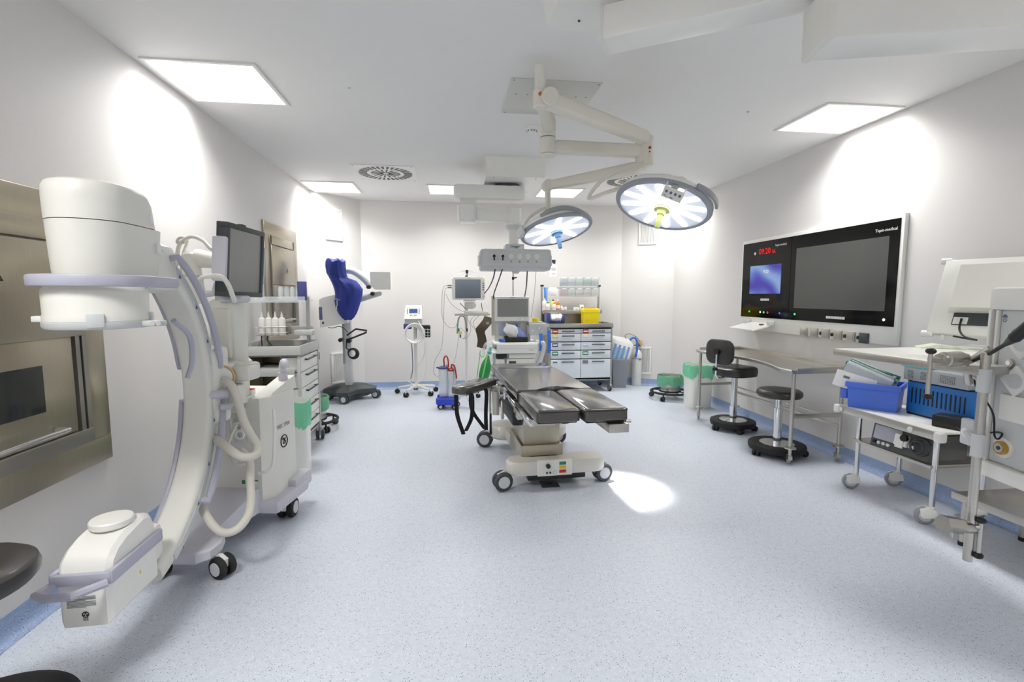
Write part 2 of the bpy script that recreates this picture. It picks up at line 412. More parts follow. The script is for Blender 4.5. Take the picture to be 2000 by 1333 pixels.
for (a, b_, n, px, y0, y1, wd, lab) in (
    (CL0, CL1, nl, 656, 471, 411, .27, 'white slatted wall vent high on the corner wall above the microscope'),
    (CL0, CL1, nl, 658, 750, 689, .27, 'white slatted wall vent low on the corner wall behind the microscope'),
    (CR0, CR1, nr, 1262, 479, 411, .27, 'white slatted wall vent high on the corner wall under the lime-handled lamp'),
    (CR0, CR1, nr, 1258, 732, 678, .27, 'white slatted wall vent low on the corner wall behind the gas cylinder')):
    p = chamfer_pt(a, b_, px, 0); z0 = zat(p, y0); z1 = zat(p, y1)
    wall_vent((p[0], p[1], max(z0, .12)), n, wd, z1-max(z0, .12), lab)

# ------------------------------------------------------------------ stainless pass-through hatches on the left wall
def hatch(y0, y1, z0, z1, label, pane, sign, handle_dir=1):
    W = y1-y0; Hh = z1-z0
    t = Thing('pass_through_hatch', label, 'hatch', (XL, (y0+y1)/2, z0), PI/2)   # local x along +y, local -y -> +x (into the room)
    f = MB(); b = .13
    for a, c in (((-W/2, 0), (W/2, b)), ((-W/2, Hh-b), (W/2, Hh)), ((-W/2, b), (-W/2+b, Hh-b)), ((W/2-b, b), (W/2, Hh-b))):
        f.box2((a[0], -.022, a[1]), (c[0], 0, c[1]), .004)
    t.part('frame', f, STEELH)
    g = MB()
    for sx in (-1, 1):
        for k, u in enumerate((.02, .055)): g.box2((sx*(W/2-b-u)-.014, -.030+k*.006, b), (sx*(W/2-b-u)+.014, 0, Hh-b))
    g.box2((-W/2+b, -.032, b), (W/2-b, 0, b+.07), .003)
    t.part('guide_rails', g, STEELD)
    u = MB(); zc = b+(Hh-2*b)*.5
    u.box2((-W/2+b+.012, -.036, zc), (W/2-b-.012, -.004, Hh-b-.1), .003); up = t.part('upper_panel', u, STEELH)
    hd = MB(); hd.box2((-W/2+b, -.030, Hh-b-.09), (W/2-b, -.002, Hh-b), .003); t.part('header', hd, STEELH)
    d = MB(); dw = W/2-b-.085
    d.box2((-dw, -.018, b+.075), (dw, -.002, zc), .003); dr = t.part('sliding_shutter', d, STEELH)
    pw, p0, p1, pc = pane
    fr = MB(); fr.box2((pc-pw, -.0205, p0), (pc+pw, -.016, p1)); t.part('pane', fr, TINT, dr, label='dark viewing pane')
    h = MB(); hz = b+.115; h.tube([(-dw*.2-.3, -.02, hz), (-dw*.2-.3, -.075, hz), (dw*.62, -.075, hz), (dw*.62, -.02, hz)], .011, 10)
    t.part('handle', h, CHROME, dr)
    if sign:
        sx, sz, sr = sign
        s1 = MB(); M = face_m((sx, -.0375, sz), (0, -1, 0)); tri = lambda r: [(0, r), (-r*.87, -r*.5), (r*.87, -r*.5)]
        s1.prism(tri(sr), -.001, .001, M=M); so = t.part('warning_sign', s1, INK, up)
        s2 = MB(); s2.prism(tri(sr*.86), .001, .0016, M=M); t.part('sign_face', s2, SIGNY, up)
        s3 = MB()
        for k in range(3):
            a0 = math.radians(90+120*k+60-30); pts = [(sr*.36*math.cos(a0+math.radians(60)*i/6), sr*.36*math.sin(a0+math.radians(60)*i/6)) for i in range(7)]
            inn = [(sr*.12*math.cos(a0+math.radians(60)*i/6), sr*.12*math.sin(a0+math.radians(60)*i/6)) for i in range(6, -1, -1)]
            s3.prism(pts+inn, .0016, .002, M=M)
        s3.cyl((0, 0, .0016), (0, 0, .002), sr*.08, seg=12, M=M)
        t.part('trefoil', s3, INK, up)
    return t
hatch(1.62, 2.77, .55, 1.88, 'stainless steel pass-through hatch with radiation sign, beside the C-arm detector', (.25, .34, .55, -.07), (-.09, .975, .115))
hatch(5.08, 6.08, .90, 2.15, 'stainless steel pass-through hatch behind the open instrument trolley', (.01, .3, .31, 0), (.10, .77, .035))
# ------------------------------------------------------------------ mobile X-ray C-arm
AX = Vector((-1.30, 1.98, 0)); UU = Vector((.181, .983, 0)).normalized(); SS = Vector((UU.y, -UU.x, 0))
RZ = math.atan2(UU.y, UU.x)-PI/2
t = Thing('x_ray_c_arm', 'white mobile X-ray C-arm with lilac bumpers and a tilted flat monitor', 'x-ray machine', AX, RZ)
# local frame: x = right of the C plane, y = from the beam axis towards the cart, z up
RC, ZC = .72, .93
CROT = Matrix.Rotation(math.radians(12), 4, 'Z')     # the C is swung a little against the cart
def cp(name, mb, m, parent=None):
    bmesh.ops.transform(mb.b, matrix=CROT, verts=mb.b.verts); return t.part(name, mb, m, parent)
def arc(r, a0, a1, n, x=0): return [V(x, r*math.cos(math.radians(a0+(a1-a0)*i/n)), ZC+r*math.sin(math.radians(a0+(a1-a0)*i/n))) for i in range(n+1)]
m = MB(); sec = rrect(.135, .075, .022, 3)
m.sweep(arc(RC, 78, -78, 56), sec, (1, 0, 0)); ring = cp('c_ring', m, OFFW)
m = MB()
for sx in (-1, 1): m.sweep(arc(RC+.012, 70, -70, 50, sx*.069), rrect(.006, .034, .002, 1), (1, 0, 0))
cp('ring_rail', m, LGREY, ring)
m = MB()
for a in (52, 36, 20, 4, -14, -32, -48):
    p = V(.0735, RC*math.cos(math.radians(a)), ZC+RC*math.sin(math.radians(a))); M = face_m(p, (1, 0, 0)); m.prism([(-.011, -.009), (.011, -.009), (0, .012)], 0, .0008, M=M)
cp('angle_mark', m, MARKB, ring)
def bumper(sx, a0, a1):
    off = .10*sx; pts = [V(.05*sx, (RC+.02)*math.cos(math.radians(a0)), ZC+(RC+.02)*math.sin(math.radians(a0)))] + arc(RC+.035, a0, a1, 14, off) + [V(.05*sx, (RC+.02)*math.cos(math.radians(a1)), ZC+(RC+.02)*math.sin(math.radians(a1)))]
    b = MB(); b.sweep(pts, rrect(.026, .036, .009, 2), (.2, 0, 0)) if False else b.tube(pts, .017, 8); cp('bumper', b, LILAC, ring)
bumper(1, 60, 8); bumper(1, -6, -46); bumper(-1, 46, 8); bumper(-1, -6, -56)
# image intensifier (top)
def stad(rx, ry, ext, z, n=28):   # outline: ellipse at the axis, stretched back to the ring by ext
    out = []
    for i in range(n):
        a = 2*PI*i/n; x, y = rx*math.cos(a), ry*math.sin(a); out.append(V(x, y+(ext if math.sin(a) > .15 else ext*max(0, (math.sin(a)+.1)/.25) if math.sin(a) > -.1 else 0), z))
    return out
m = MB(); m.loft([stad(.112, .118, .14, 1.46), stad(.118, .124, .15, 1.50), stad(.126, .132, .17, 1.672)]); hs = cp('detector_housing', m, OFFW)
m = MB(); m.loft([stad(.127, .133, .13, 1.675), stad(.129, .135, .11, 1.76), stad(.127, .133, .09, 1.79), stad(.118, .124, .08, 1.807), stad(.095, .10, .06, 1.816)]); cp('detector_cap', m, OFFW, hs)
m = MB(); m.lathe([(.115, 1.475), (.126, 1.462), (.152, 1.432), (.155, 1.425), (.153, 1.345), (.156, 1.338), (.156, 1.318), (.145, 1.315)], seg=40); cp('detector_drum', m, OFFW, hs)
m = MB(); m.lathe([(.153, 1.318), (.159, 1.316), (.159, 1.302), (.153, 1.292), (.14, 1.289), (.02, 1.289)], seg=40)
for a in (-62, 20, 160):
    c, q = math.cos(math.radians(a)), math.sin(math.radians(a)); m.box((0, 0, 0), (.05, .012, .05), .004, M=TR((.157*c, .157*q, 1.322), rz=math.radians(a-90)))
m.box((.185, .0, 1.306), (.07, .05, .022), .006); cp('grid_ring', m, LGREY, hs)
m = MB(); m.box((-.175, -.02, 1.325), (.05, .03, .022), .004); cp('release_tab', m, WHITE, hs)
m = MB()
for dx in (.195, .215): m.cyl((dx, -.03, 1.306), (dx, -.024, 1.306), .009, seg=10)
cp('grid_screw', m, CHROME, hs)
pts = [V(.155, .24, 1.462)] + [V(.182*math.cos(math.radians(a)), .175*math.sin(math.radians(a)), 1.462) for a in range(20, -201, -10)] + [V(-.155, .24, 1.462)]
m = MB(); m.sweep(pts, rrect(.042, .020, .008, 2), (0, 0, 1)); cp('handle_ring', m, LILAC, hs)
m = MB(); m.box((.119, .18, 1.60), (.02, .028, .036)); cp('rating_plate', m, PAPER, hs)
m = MB(); m.box((.119, .14, 1.71), (.02, .022, .03)); cp('rating_plate', m, PAPER, hs)
m = MB(); m.box((0, .33, 1.53), (.15, .26, .22), .05); cp('detector_mount', m, OFFW, hs)
m = MB(); m.tube([V(.09, .33, 1.30), V(.1, .44, 1.22), V(.09, .47, 1.10), V(.07, .46, 1.02)], .012, 8, smooth=5); cp('detector_cable', m, LILAC, hs)
# X-ray tube (bottom)
prof = [(-.19, .24), (-.19, .43), (-.175, .475), (-.14, .505), (-.09, .525), (.03, .545), (.06, .54), (.085, .525), (.10, .49), (.105, .45), (.105, .24)]
def sidex(y0): return 1
m = MB(); w = .085
rings = []
for x, ins in ((-w, .018), (-w+.016, 0), (w-.016, 0), (w, .018)):
    cy = -.04; cz = .40; rings.append([V(x, cy+(y-cy)*(1-ins/.19), cz+(z-cz)*(1-ins/.15)) for y, z in prof])
m.loft(rings); tb = cp('tube_housing', m, WHITE)
m = MB(); m.lathe([(.066, .535), (.07, .54), (.07, .558), (.066, .563), (.03, .565)], (0, -.02, 0), 32); cp('collimator_disc', m, WHITE, tb)
m = MB()
for k in range(2): m.box((.04+k*.012, -.058+k*.012, .549), (.006, .004, .006))
cp('disc_mark', m, MARKB, tb)
m = MB(); m.box2((w-.004, -.20, .395), (w+.016, .12, .445), .006); m.box2((-w-.016, -.20, .395), (-w+.004, .12, .445), .006); m.box2((-w-.01, -.205, .40), (w+.01, -.185, .44), .005); cp('side_bumper', m, LILAC, tb)
m = MB(); m.tube([V(-.085, -.19, .405), V(-.10, -.255, .405), V(-.06, -.275, .405), V(.02, -.275, .405), V(.085, -.205, .405)], .015, 8); cp('tube_handle', m, LILAC, tb)
# printed label + radiation symbol on the front of the tube
m = MB(); 
for k in range(9):
    ww = .092 if k not in (3, 8) else .06
    m.box((-.01-(.092-ww)/2, -.1908, .352-k*.0048), (ww, .0008, .0018 if k != 2 else .0030))
cp('printed_label', m, GREYINK, tb)
m = MB(); M = face_m((.0, -.1905, .285), (0, -1, 0)); m.torus((0, 0, .0004), .010, .0018, 16, 4, M=M)
for k in range(3):
    a = math.radians(90+120*k); m.cyl((.005*math.cos(a), .005*math.sin(a), 0), (.005*math.cos(a), .005*math.sin(a), .001), .0032, seg=8, M=M)
for k in (-1, 0, 1): m.box((k*.006, -.017, .0004), (.002, .012, .001), M=M)
cp('radiation_symbol', m, INK, tb)
m = MB(); m.cyl((.034, -.1905, .374), (.034, -.1915, .374), .005, seg=10); cp('logo_dot', m, GREYINK, tb)
m = MB(); m.box((w+.0, -.02, .335), (.002, .008, .012)); cp('yellow_sticker', m, SIGNY, tb)
m = MB(); m.box((0, .13, .36), (.12, .16, .16), .03); cp('tube_mount', m, WHITE, tb)
# carriage + column + cart
m = MB(); m.box((-.15, .77, .93), (.18, .14, .42), .03); m.box((-.15, .86, .92), (.20, .20, .24), .03); m.box((-.05, .84, .86), (.08, .12, .12), .02); car = t.part('ring_carriage', m, OFFW)
m = MB(); m.torus((0, 0, 0), .062, .006, 28, 8, M=face_m((-.075, .775, .97), (.6, -1, 0))); t.part('pivot_ring', m, mat('amber_ring', rgb(214, 178, 118), .4), car)
m = MB(); m.cyl((-.09, .80, .97), (-.072, .77, .97), .055, seg=24); t.part('pivot_disc', m, WHITE, car)
m = MB(); m.cyl((-.11, .70, .89), (-.03, .76, .885), .028, seg=14); m.cyl((-.05, .72, .82), (.0, .75, .82), .018, seg=12); t.part('locking_knob', m, LILACL, car)
m = MB(); m.box2((-.10, .86, .93), (.02, 1.0, 1.03), .02); m.box2((-.05, .82, .94), (.05, .93, 1.02), .015); t.part('brake_housing', m, OFFW, car)
m = MB(); m.box2((-.24, .92, .78), (-.08, 1.06, 1.39), .03); m.box2((-.21, .90, 1.05), (-.10, .94, 1.34), .02); m.cyl((-.16, .99, 1.38), (-.16, .99, 1.44), .06, seg=20); co = t.part('lift_column', m, OFFW)
m = MB()
for k in range(3): m.box((-.15, .898, 1.06+.02*k), (.07, .004, .006), .001)
t.part('column_slot', m, LGREY, co)
def kp(name, mb, m, parent=None):
    if isinstance(mb, MB): bmesh.ops.transform(mb.b, matrix=Matrix.Translation((-.06, 0, 0)), verts=mb.b.verts)
    else: mb.transform(Matrix.Translation((-.06, 0, 0)))
    return t.part(name, mb, m, parent)
class _K: part = staticmethod(kp)
tk = _K()
m = MB(); bp = [(-.36, 1.02), (-.30, .98), (.06, .98), (.10, 1.05), (.10, 1.30), (.06, 1.38), (-.36, 1.38)]
m.loft([[V(x, y, z) for x, y in bp] for z in (.185,)] + [[V(x*.99, y, .30) for x, y in bp], [V(x*.97, y*1.0+.01, .70) for x, y in bp], [V(x*.95, y+.015, .79) for x, y in bp], [V(x*.9, y+.02, .805) for x, y in bp]]); bd = kp('cart_body', m, OFFW)
m = MB(); m.loft([[V(x, y, z0) for x, y in [(-.02, 1.06), (.085, 1.06), (.085, 1.38), (-.02, 1.38)]] for z0 in (.80,)] + [[V(-.02, 1.10, .815), V(.08, 1.10, .82), V(.08, 1.37, .885), V(-.02, 1.37, .885)]]); kp('rear_hood', m, OFFW, bd)
m = MB(); m.tube([V(.04, 1.30, .86), V(.04, 1.30, .95), V(.045, 1.30, .975), V(.06, 1.285, .985), V(.075, 1.27, .97), V(.078, 1.268, .95)], .022, 10, smooth=3); m.cyl((.04, 1.30, .86), (.04, 1.30, .915), .028, seg=14); kp('push_handle', m, LILACL, bd)
m = MB(); m.tube([V(-.24, 1.28, .80), V(-.24, 1.28, .98), V(-.2, 1.27, 1.005), V(-.16, 1.27, .98)], .022, 10, smooth=3); kp('push_handle', m, LILACL, bd)
m = MB(); m.box((-.09, 1.02, .80), (.16, .10, .04), .01); m.box((-.10, .985, .74), (.15, .03, .035), .006); kp('control_tray', m, OFFW, bd)
m = MB(); m.box((-.03, 1.05, .832), (.045, .045, .035), .006); sw = kp('emergency_switch', m, WHITE, bd); m = MB(); m.box((-.025, 1.05, .852), (.035, .03, .008), .002); kp('switch_cap', m, mat('orange_red', rgb(222, 92, 52), .4), sw)
m = MB(); m.box((-.23, .965, .755), (.12, .05, .075), .008); cb = kp('connector_box', m, mat('putty', rgb(206, 202, 184), .5), bd)
m = MB()
for k in range(3): m.box((-.25+k*.02, .939, .765), (.006, .003, .005))
kp('connector_pin', m, INK, cb)
m = MB(); m.cyl((-.20, .95, .72), (-.20, .95, .66), .011, .007, seg=10); kp('connector_plug', m, BLACK, cb)
m = MB(); m.box((-.055, .975, .62), (.07, .02, .15), .02); kp('socket_recess', m, LGREY, bd)
m = MB(); m.torus((0, 0, 0), .024, .010, 18, 6, M=face_m((-.055, .962, .645), (0, -1, 0))); m.torus((0, 0, 0), .024, .009, 18, 6, M=face_m((-.05, .962, .60), (0, -1, 0))); kp('round_connector', m, WHITE, bd)
# marks on the cart side: round monogram, model lettering, green-white certificate sticker
m = MB(); M = face_m((.1005, 1.17, .50), (1, 0, 0)); m.torus((0, 0, .0005), .038, .0035, 28, 4, M=M)
m.tube([V(-.018, .012, .0006), V(-.006, .02, .0006), V(.0, .004, .0006), V(-.012, -.016, .0006)], .0028, 5, smooth=4, M=M); m.tube([V(.016, .016, .0006), V(.004, .006, .0006), V(.016, -.004, .0006), V(.004, -.02, .0006)], .0028, 5, smooth=4, M=M)
kp('monogram', m, INK, bd)
text(tk, 'model_lettering', 'OEC 7700', .034, face_m((.1012, 1.17, .60), (1, 0, 0)) @ Matrix.Rotation(.0, 4, 'Z'), GREYINK, bd)
m = MB(); m.box((-.02, .978, .305), (.10, .002, .030)); st = kp('certificate_sticker', m, PAPER, bd)
m = MB(); m.box((-.052, .9765, .305), (.022, .002, .024)); m.box((.012, .9765, .315), (.05, .002, .007)); kp('sticker_print', m, mat('print_green', rgb(52, 132, 92), .6), st)
# base: rear beam, front leg, front bar
m = MB(); m.box2((-.46, .96, .115), (.16, 1.36, .19), .02); m.box2((.06, 1.20, .14), (.15, 1.42, .235), .015); bs = kp('rear_beam', m, LILACL)
m = MB(); m.loft([[V(-.24, 1.05, .135), V(.06, 1.05, .135), V(.045, 1.05, .29), V(-.22, 1.05, .29)], [V(-.24, .70, .12), V(.02, .70, .12), V(.0, .70, .185), V(-.22, .70, .185)], [V(-.25, .56, .11), V(.0, .56, .11), V(-.01, .56, .165), V(-.24, .56, .165)]]); kp('front_leg', m, LILACL)
m = MB(); m.prism([(-.335, .475), (-.29, .43), (.04, .43), (.085, .475), (.085, .56), (.05, .64), (-.30, .64), (-.335, .56)], .105, .165, bev=.01); fb = kp('front_bar', m, LILACL)
m = MB(); M = face_m((-.10, .505, .1652), (0, 0, 1), (0, 1, 0)); m.prism([(-.045, -.026), (.045, -.026), (.0, .045)], 0, .0012, M=M); kp('warning_triangle', m, INK, fb)
m = MB(); m.prism([(-.037, -.021), (.037, -.021), (.0, .036)], .0012, .0018, M=M); kp('triangle_face', m, SIGNY, fb)
m = MB(); m.tube([V(-.012, -.008, .002), V(.0, -.012, .002), V(.006, .004, .002), V(.012, .01, .002)], .003, 5, M=M); kp('triangle_glyph', m, INK, fb)
castor(t, (-.29, .50, .11), .055, .05, -.35, WHITE, RUBBER, LGREY); castor(t, (.025, .53, .11), .055, .05, -.35, WHITE, RUBBER, LGREY)
castor(t, (.04, 1.15, .12), .062, .06, PI/2+.1, WHITE, RUBBER, LGREY); castor(t, (-.40, 1.15, .12), .062, .06, PI/2, WHITE, RUBBER, LGREY)
m = MB(); m.cyl((-.30, .93, .075), (-.25, .93, .075), .075, seg=22, bev=.008); t.part('drive_wheel', m, DGREY)
# cable hoses
def lp(x, y, d): return t.inv @ fd(x, y, d)
m = MB(); m.tube([lp(428, 742, 2.62), lp(447, 748, 2.58), lp(462, 775, 2.56), lp(475, 820, 2.55), lp(490, 850, 2.55), lp(503, 872, 2.55), lp(498, 890, 2.5), lp(470, 892, 2.45), lp(440, 872, 2.48), lp(412, 850, 2.62)], .021, 10, smooth=6); t.part('cable_hose', m, BEIGE)
m = MB(); m.tube([lp(470, 880, 2.62), lp(487, 900, 2.6), lp(489, 940, 2.56), lp(490, 975, 2.5), lp(484, 1008, 2.42), lp(462, 1035, 2.36), lp(432, 1040, 2.36), lp(405, 1012, 2.42), lp(390, 975, 2.52), lp(388, 940, 2.62)], .020, 10, smooth=6); t.part('cable_hose', m, BEIGE)
m = MB(); m.tube([lp(462, 830, 2.72), lp(447, 862, 2.68), lp(447, 885, 2.66), lp(462, 908, 2.64), lp(480, 905, 2.66)], .008, 8, smooth=5); m.tube([lp(446, 795, 2.74), lp(452, 850, 2.70), lp(446, 866, 2.68)], .006, 6, smooth=4); t.part('thin_cable', m, BEIGE)
m = MB(); m.tube([lp(535, 800, 2.80), lp(536, 850, 2.78), lp(534, 900, 2.76), lp(527, 918, 2.75), lp(505, 926, 2.74)], .009, 8, smooth=5); t.part('coiled_lead', m, WHITE)
# monitor on its articulated post
ml = Thing.part
p0 = t.inv @ fd(378, 577, 2.85)
m = MB(); m.cyl((p0.x, p0.y, p0.z-.05), (p0.x, p0.y, p0.z+.10), .052, seg=20); m.cyl((p0.x, p0.y, p0.z+.105), (p0.x, p0.y, p0.z+.25), .05, .044, seg=20, bev=.012); ps = t.part('monitor_post', m, OFFW)
a = t.inv @ fd(388, 505, 2.85); b_ = t.inv @ fd(432, 512, 2.80)
m = MB(); m.cyl(a, b_, .055, .038, seg=16); m.cyl(b_, t.inv @ fd(440, 515, 2.8), .05, seg=16); t.part('elbow_arm', m, OFFW, ps)
m = MB(); m.tube([lp(345, 520, 2.8), lp(350, 480, 2.8), lp(372, 463, 2.8), lp(396, 470, 2.78), lp(412, 486, 2.76), lp(432, 492, 2.8)], .011, 8, smooth=5); m.tube([lp(352, 545, 2.84), lp(357, 500, 2.84), lp(366, 470, 2.82), lp(352, 464, 2.8), lp(346, 474, 2.8), lp(362, 474, 2.8)], .008, 8, smooth=5); t.part('monitor_cable', m, BEIGE, ps)
# monitor
tl, tr = fd(444, 428, 2.60), fd(516, 460, 3.02); bl = fd(432, 580, 2.60); br = fd(508, 580, 3.02)
xa = ((tr-tl)+(br-bl)); xa.z *= .3; xa.normalize(); za = ((tl-bl)+(tr-br)); za = (za-xa*za.dot(xa)).normalized(); na = xa.cross(za)   # na -> into the panel?
ctr = (tl+tr+bl+br)/4; MWd = (tr-tl).length*.98; MHt = ((tl-bl).length+(tr-br).length)/2
Mm = t.inv @ Matrix(((xa.x, -na.x, za.x, ctr.x), (xa.y, -na.y, za.y, ctr.y), (xa.z, -na.z, za.z, ctr.z), (0, 0, 0, 1)))
if (Mm.to_3x3() @ Vector((0, 1, 0))).dot(t.inv.to_3x3() @ (fd(475, 500, 2.8)-C0)) > 0: SG = -1
else: SG = 1          # local +y*SG faces the viewer
m = MB(); fw_ = .032
for a, c in (((-.5, -.5), (.5, -.5+.07)), ((-.5, .5-.07), (.5, .5)), ((-.5, -.43), (-.43, .43)), ((.43, -.43), (.5, .43))):
    m.box2((a[0]*MWd, -SG*.05, a[1]*MHt), (c[0]*MWd, SG*.012, c[1]*MHt), .003, M=Mm)
mo = t.part('monitor', m, DGREY)
m = MB(); m.box2((-.43*MWd, -SG*.012, -.43*MHt), (.43*MWd, SG*.004, .43*MHt), M=Mm); t.part('screen', m, SCREENG, mo)
m = MB(); m.box2((-.49*MWd, -SG*.05, -.49*MHt), (.49*MWd, -SG*.012, .49*MHt), .008, M=Mm); m.box2((-.3*MWd, -SG*.10, -.3*MHt), (.3*MWd, -SG*.05, .3*MHt), .02, M=Mm); t.part('rear_shell', m, OFFW, mo)
m = MB(); m.box2((-.56*MWd, -SG*.06, -.30*MHt), (-.50*MWd, SG*.02, .30*MHt), .012, M=Mm); t.part('side_grip', m, LILACL, mo)
m = MB(); m.box2((.50*MWd, -SG*.05, -.30*MHt), (.55*MWd, SG*.015, .28*MHt), .012, M=Mm); t.part('side_grip', m, LILACL, mo)
m = MB(); m.box2((-.1*MWd, -SG*.03, .5*MHt), (.02*MWd, SG*.0, .53*MHt), .004, M=Mm); t.part('camera_knob', m, BLACK, mo)
m = MB(); m.tube([lp(392, 545, 2.62), lp(400, 541, 2.55), lp(430, 540, 2.5), lp(445, 555, 2.5), lp(455, 580, 2.52), lp(458, 588, 2.56)], .012, 8, smooth=4); m.tube([lp(392, 545, 2.62), lp(396, 565, 2.7), lp(400, 580, 2.75)], .011, 8); t.part('positioning_grip', m, OFFW)
m = MB(); m.box2((-.16, .90, 1.37), (-.02, 1.0, 1.41), .015); m.tube([lp(395, 575, 2.72), lp(420, 572, 2.68), lp(425, 555, 2.64)], .02, 8); t.part('monitor_bracket', m, LILACL)
# ------------------------------------------------------------------ operating table
OX, OY = .735, 3.87
t = Thing('operating_table', 'operating table with charcoal padded top, split leg sections and steel column', 'operating table', (OX, OY, 0), math.radians(3.2))
# local: x across (right +), y towards the head (away from the camera); pad top z=.73
def pad(x0, x1, y0, y1, z0, z1, name='pad'):
    m = MB(); rr = .018; cx, cy = (x0+x1)/2, (y0+y1)/2; wx, wy = x1-x0, y1-y0
    R = [[V(x, y, z) for x, y in rrect(wx-2*i, wy-2*i, .03, 3, cx, cy)] for z, i in ((z0, .01), (z0+.006, 0), (z1-rr, 0), (z1-rr*.4, rr*.3), (z1, rr))]
    m.loft(R); p = t.part(name, m, PADV)
    s = MB()
    s.tube([V(x, y, z1-rr*.7) for x, y in rrect(wx+.002, wy+.002, .03, 3, cx, cy)], .0028, 5, closed=True); t.part('seam_piping', s, BLACK, p)
    return p
ZT = .722
pad(-.29, .29, .66, .98, ZT-.075, ZT, 'head_pad')
m = MB(); ys = -.42   # torso pad with a shallow perineal cut-out at the foot end
out = [(-.29, .65), (-.29, ys)] + [(-.29+.58*i/12, ys+(.11*math.sin(PI*max(0, min(1, (i-3)/7)))**1.2 if 3 <= i <= 10 else 0)) for i in range(1, 12)] + [(.29, ys), (.29, .65)]
m.prism(out, ZT-.075, ZT, bev=.014); t.part('torso_pad', m, PADV)
pad(-.285, -.008, -1.04, -.43, ZT-.085, ZT-.005, 'leg_pad'); pad(.012, .295, -1.06, -.40, ZT-.085, ZT-.005, 'leg_pad')
m = MB(); m.box2((-.27, -1.0, ZT-.10), (-.02, .96, ZT-.078), .004); m.box2((.03, -1.03, ZT-.10), (.28, .96, ZT-.078), .004); t.part('pad_tray', m, BLACK)
for sx in (-1, 1):
    m = MB(); m.box2((sx*.305-.006, -.98, ZT-.118), (sx*.305+.006, -.47, ZT-.088), .002); m.box2((sx*.305-.006, -.42, ZT-.118), (sx*.305+.006, .92, ZT-.088), .002); t.part('side_rail', m, CHROME)
    for y in (-.9, -.62, -.3, .0, .3, .6, .85):
        m = MB(); m.box2((sx*.26, y-.012, ZT-.11), (sx*.302, y+.012, ZT-.092)); t.part('rail_spacer', m, STEEL)
m = MB(); m.box2((-.30, -.50, ZT-.20), (-.26, -.34, ZT-.10), .006); m.cyl((-.31, -.42, ZT-.13), (-.24, -.42, ZT-.13), .035, seg=16); t.part('leg_joint', m, STEEL)
m = MB(); m.box2((.26, -.50, ZT-.20), (.30, -.34, ZT-.10), .006); m.cyl((.31, -.42, ZT-.13), (.24, -.42, ZT-.13), .035, seg=16); t.part('leg_joint', m, STEEL)
m = MB(); m.box2((-.29, -.85, ZT-.155), (-.25, -.40, ZT-.105), .004); m.box2((-.24, -.80, ZT-.165), (-.10, -.70, ZT-.10), .004); t.part('leg_support', m, STEEL)
m = MB(); m.box2((.16, -1.08, ZT-.155), (.29, -.50, ZT-.10), .004); m.cyl((.29, -1.02, ZT-.10), (.325, -1.02, ZT-.10), .013, seg=10); t.part('leg_support', m, STEEL)
m = MB(); m.box2((-.25, -.47, .47), (.05, .30, ZT-.105), .01); t.part('seat_frame', m, STEEL)
m = MB(); m.box2((-.32, -.40, .45), (-.23, .20, ZT-.12), .02); t.part('bellows_cover', m, BLACK)
m = MB(); m.box2((.04, -.42, .45), (.12, .20, ZT-.12), .02); t.part('bellows_cover', m, BLACK)
m = MB(); m.box2((-.23, -.38, .28), (.05, .06, .56), .008); m.box2((-.25, -.40, .15), (.07, .09, .30), .01); co = t.part('lift_column', m, STEELH)
# base: H-shaped with long spine
def sil(pts, z0, z1, name, mt, bev=.02): m = MB(); m.prism(pts, z0, z1, bev=bev); return t.part(name, m, mt)
WARM = mat('warm_white_base', rgb(214, 210, 200), .35, coat=.3)
def rnd(x0, x1, y0, y1, r): return [(x, y) for x, y in rrect(x1-x0, y1-y0, r, 5, (x0+x1)/2, (y0+y1)/2)]
bs = sil(rnd(-.37, .37, -.53, -.35, .07), .115, .215, 'front_base', WARM, .018)
sil(rnd(-.36, .36, .38, .70, .13), .10, .22, 'rear_base', WARM, .025)
sil(rnd(-.24, .08, -.43, .55, .08), .12, .215, 'base_spine', WARM, .02)
m = MB(); m.box2((-.16, -.545, .11), (.10, -.51, .225), .008); cp = t.part('control_panel', m, OFFW, bs)
m = MB(); M = face_m((-.03, -.5455, .167), (0, -1, 0))
m.cyl((-.055, .022, 0), (-.055, .022, .018), .016, seg=14, M=M); t.part('knob', m, BLACK, bs)
for kx in (-.062, -.038): m = MB(); m.cyl((kx, -.03, 0), (kx, -.03, .006), .007, seg=10, M=M); t.part('connector', m, BLACK, bs)
m = MB(); m.cyl((.0, -.028, 0), (.0, -.028, .008), .011, seg=12, M=M); m.box((0, -.036, .008), (.006, .022, .004), M=M); t.part('key', m, CHROME, bs)
for k, (cm, nm) in enumerate(((mat('label_green', rgb(44, 132, 84), .5), 'label'), (mat('label_amber', rgb(226, 186, 40), .5), 'label'), (mat('label_red', rgb(190, 40, 36), .5), 'label'))):
    m = MB(); m.box((.055, .035-k*.03, .001), (.05, .022, .002), M=M); t.part(nm, m, cm, bs)
m = MB(); m.box2((-.22, -.49, .06), (.22, -.15, .12), .01); t.part('skirt', m, BLACK)
for (x, y, r) in ((-.395, -.43, 0), (.36, -.39, PI)):
    castor(t, (x+(.03 if x < 0 else -.02), y-.03, .10), .07, .05, PI+.15 if x < 0 else .15, WARM, DGREY, LGREY)
for (x, y) in ((-.36, .56), (.35, .56)): castor(t, (x, y, .12), .075, .05, PI-.3, WARM, DGREY, LGREY)
m = MB(); m.tube([V(-.33, .50, .11), V(-.27, .42, .135), V(-.18, .38, .14)], .012, 8); m.box((-.36, .47, .24), (.02, .02, .2), .005); t.part('brake_pedal', m, BLACK)
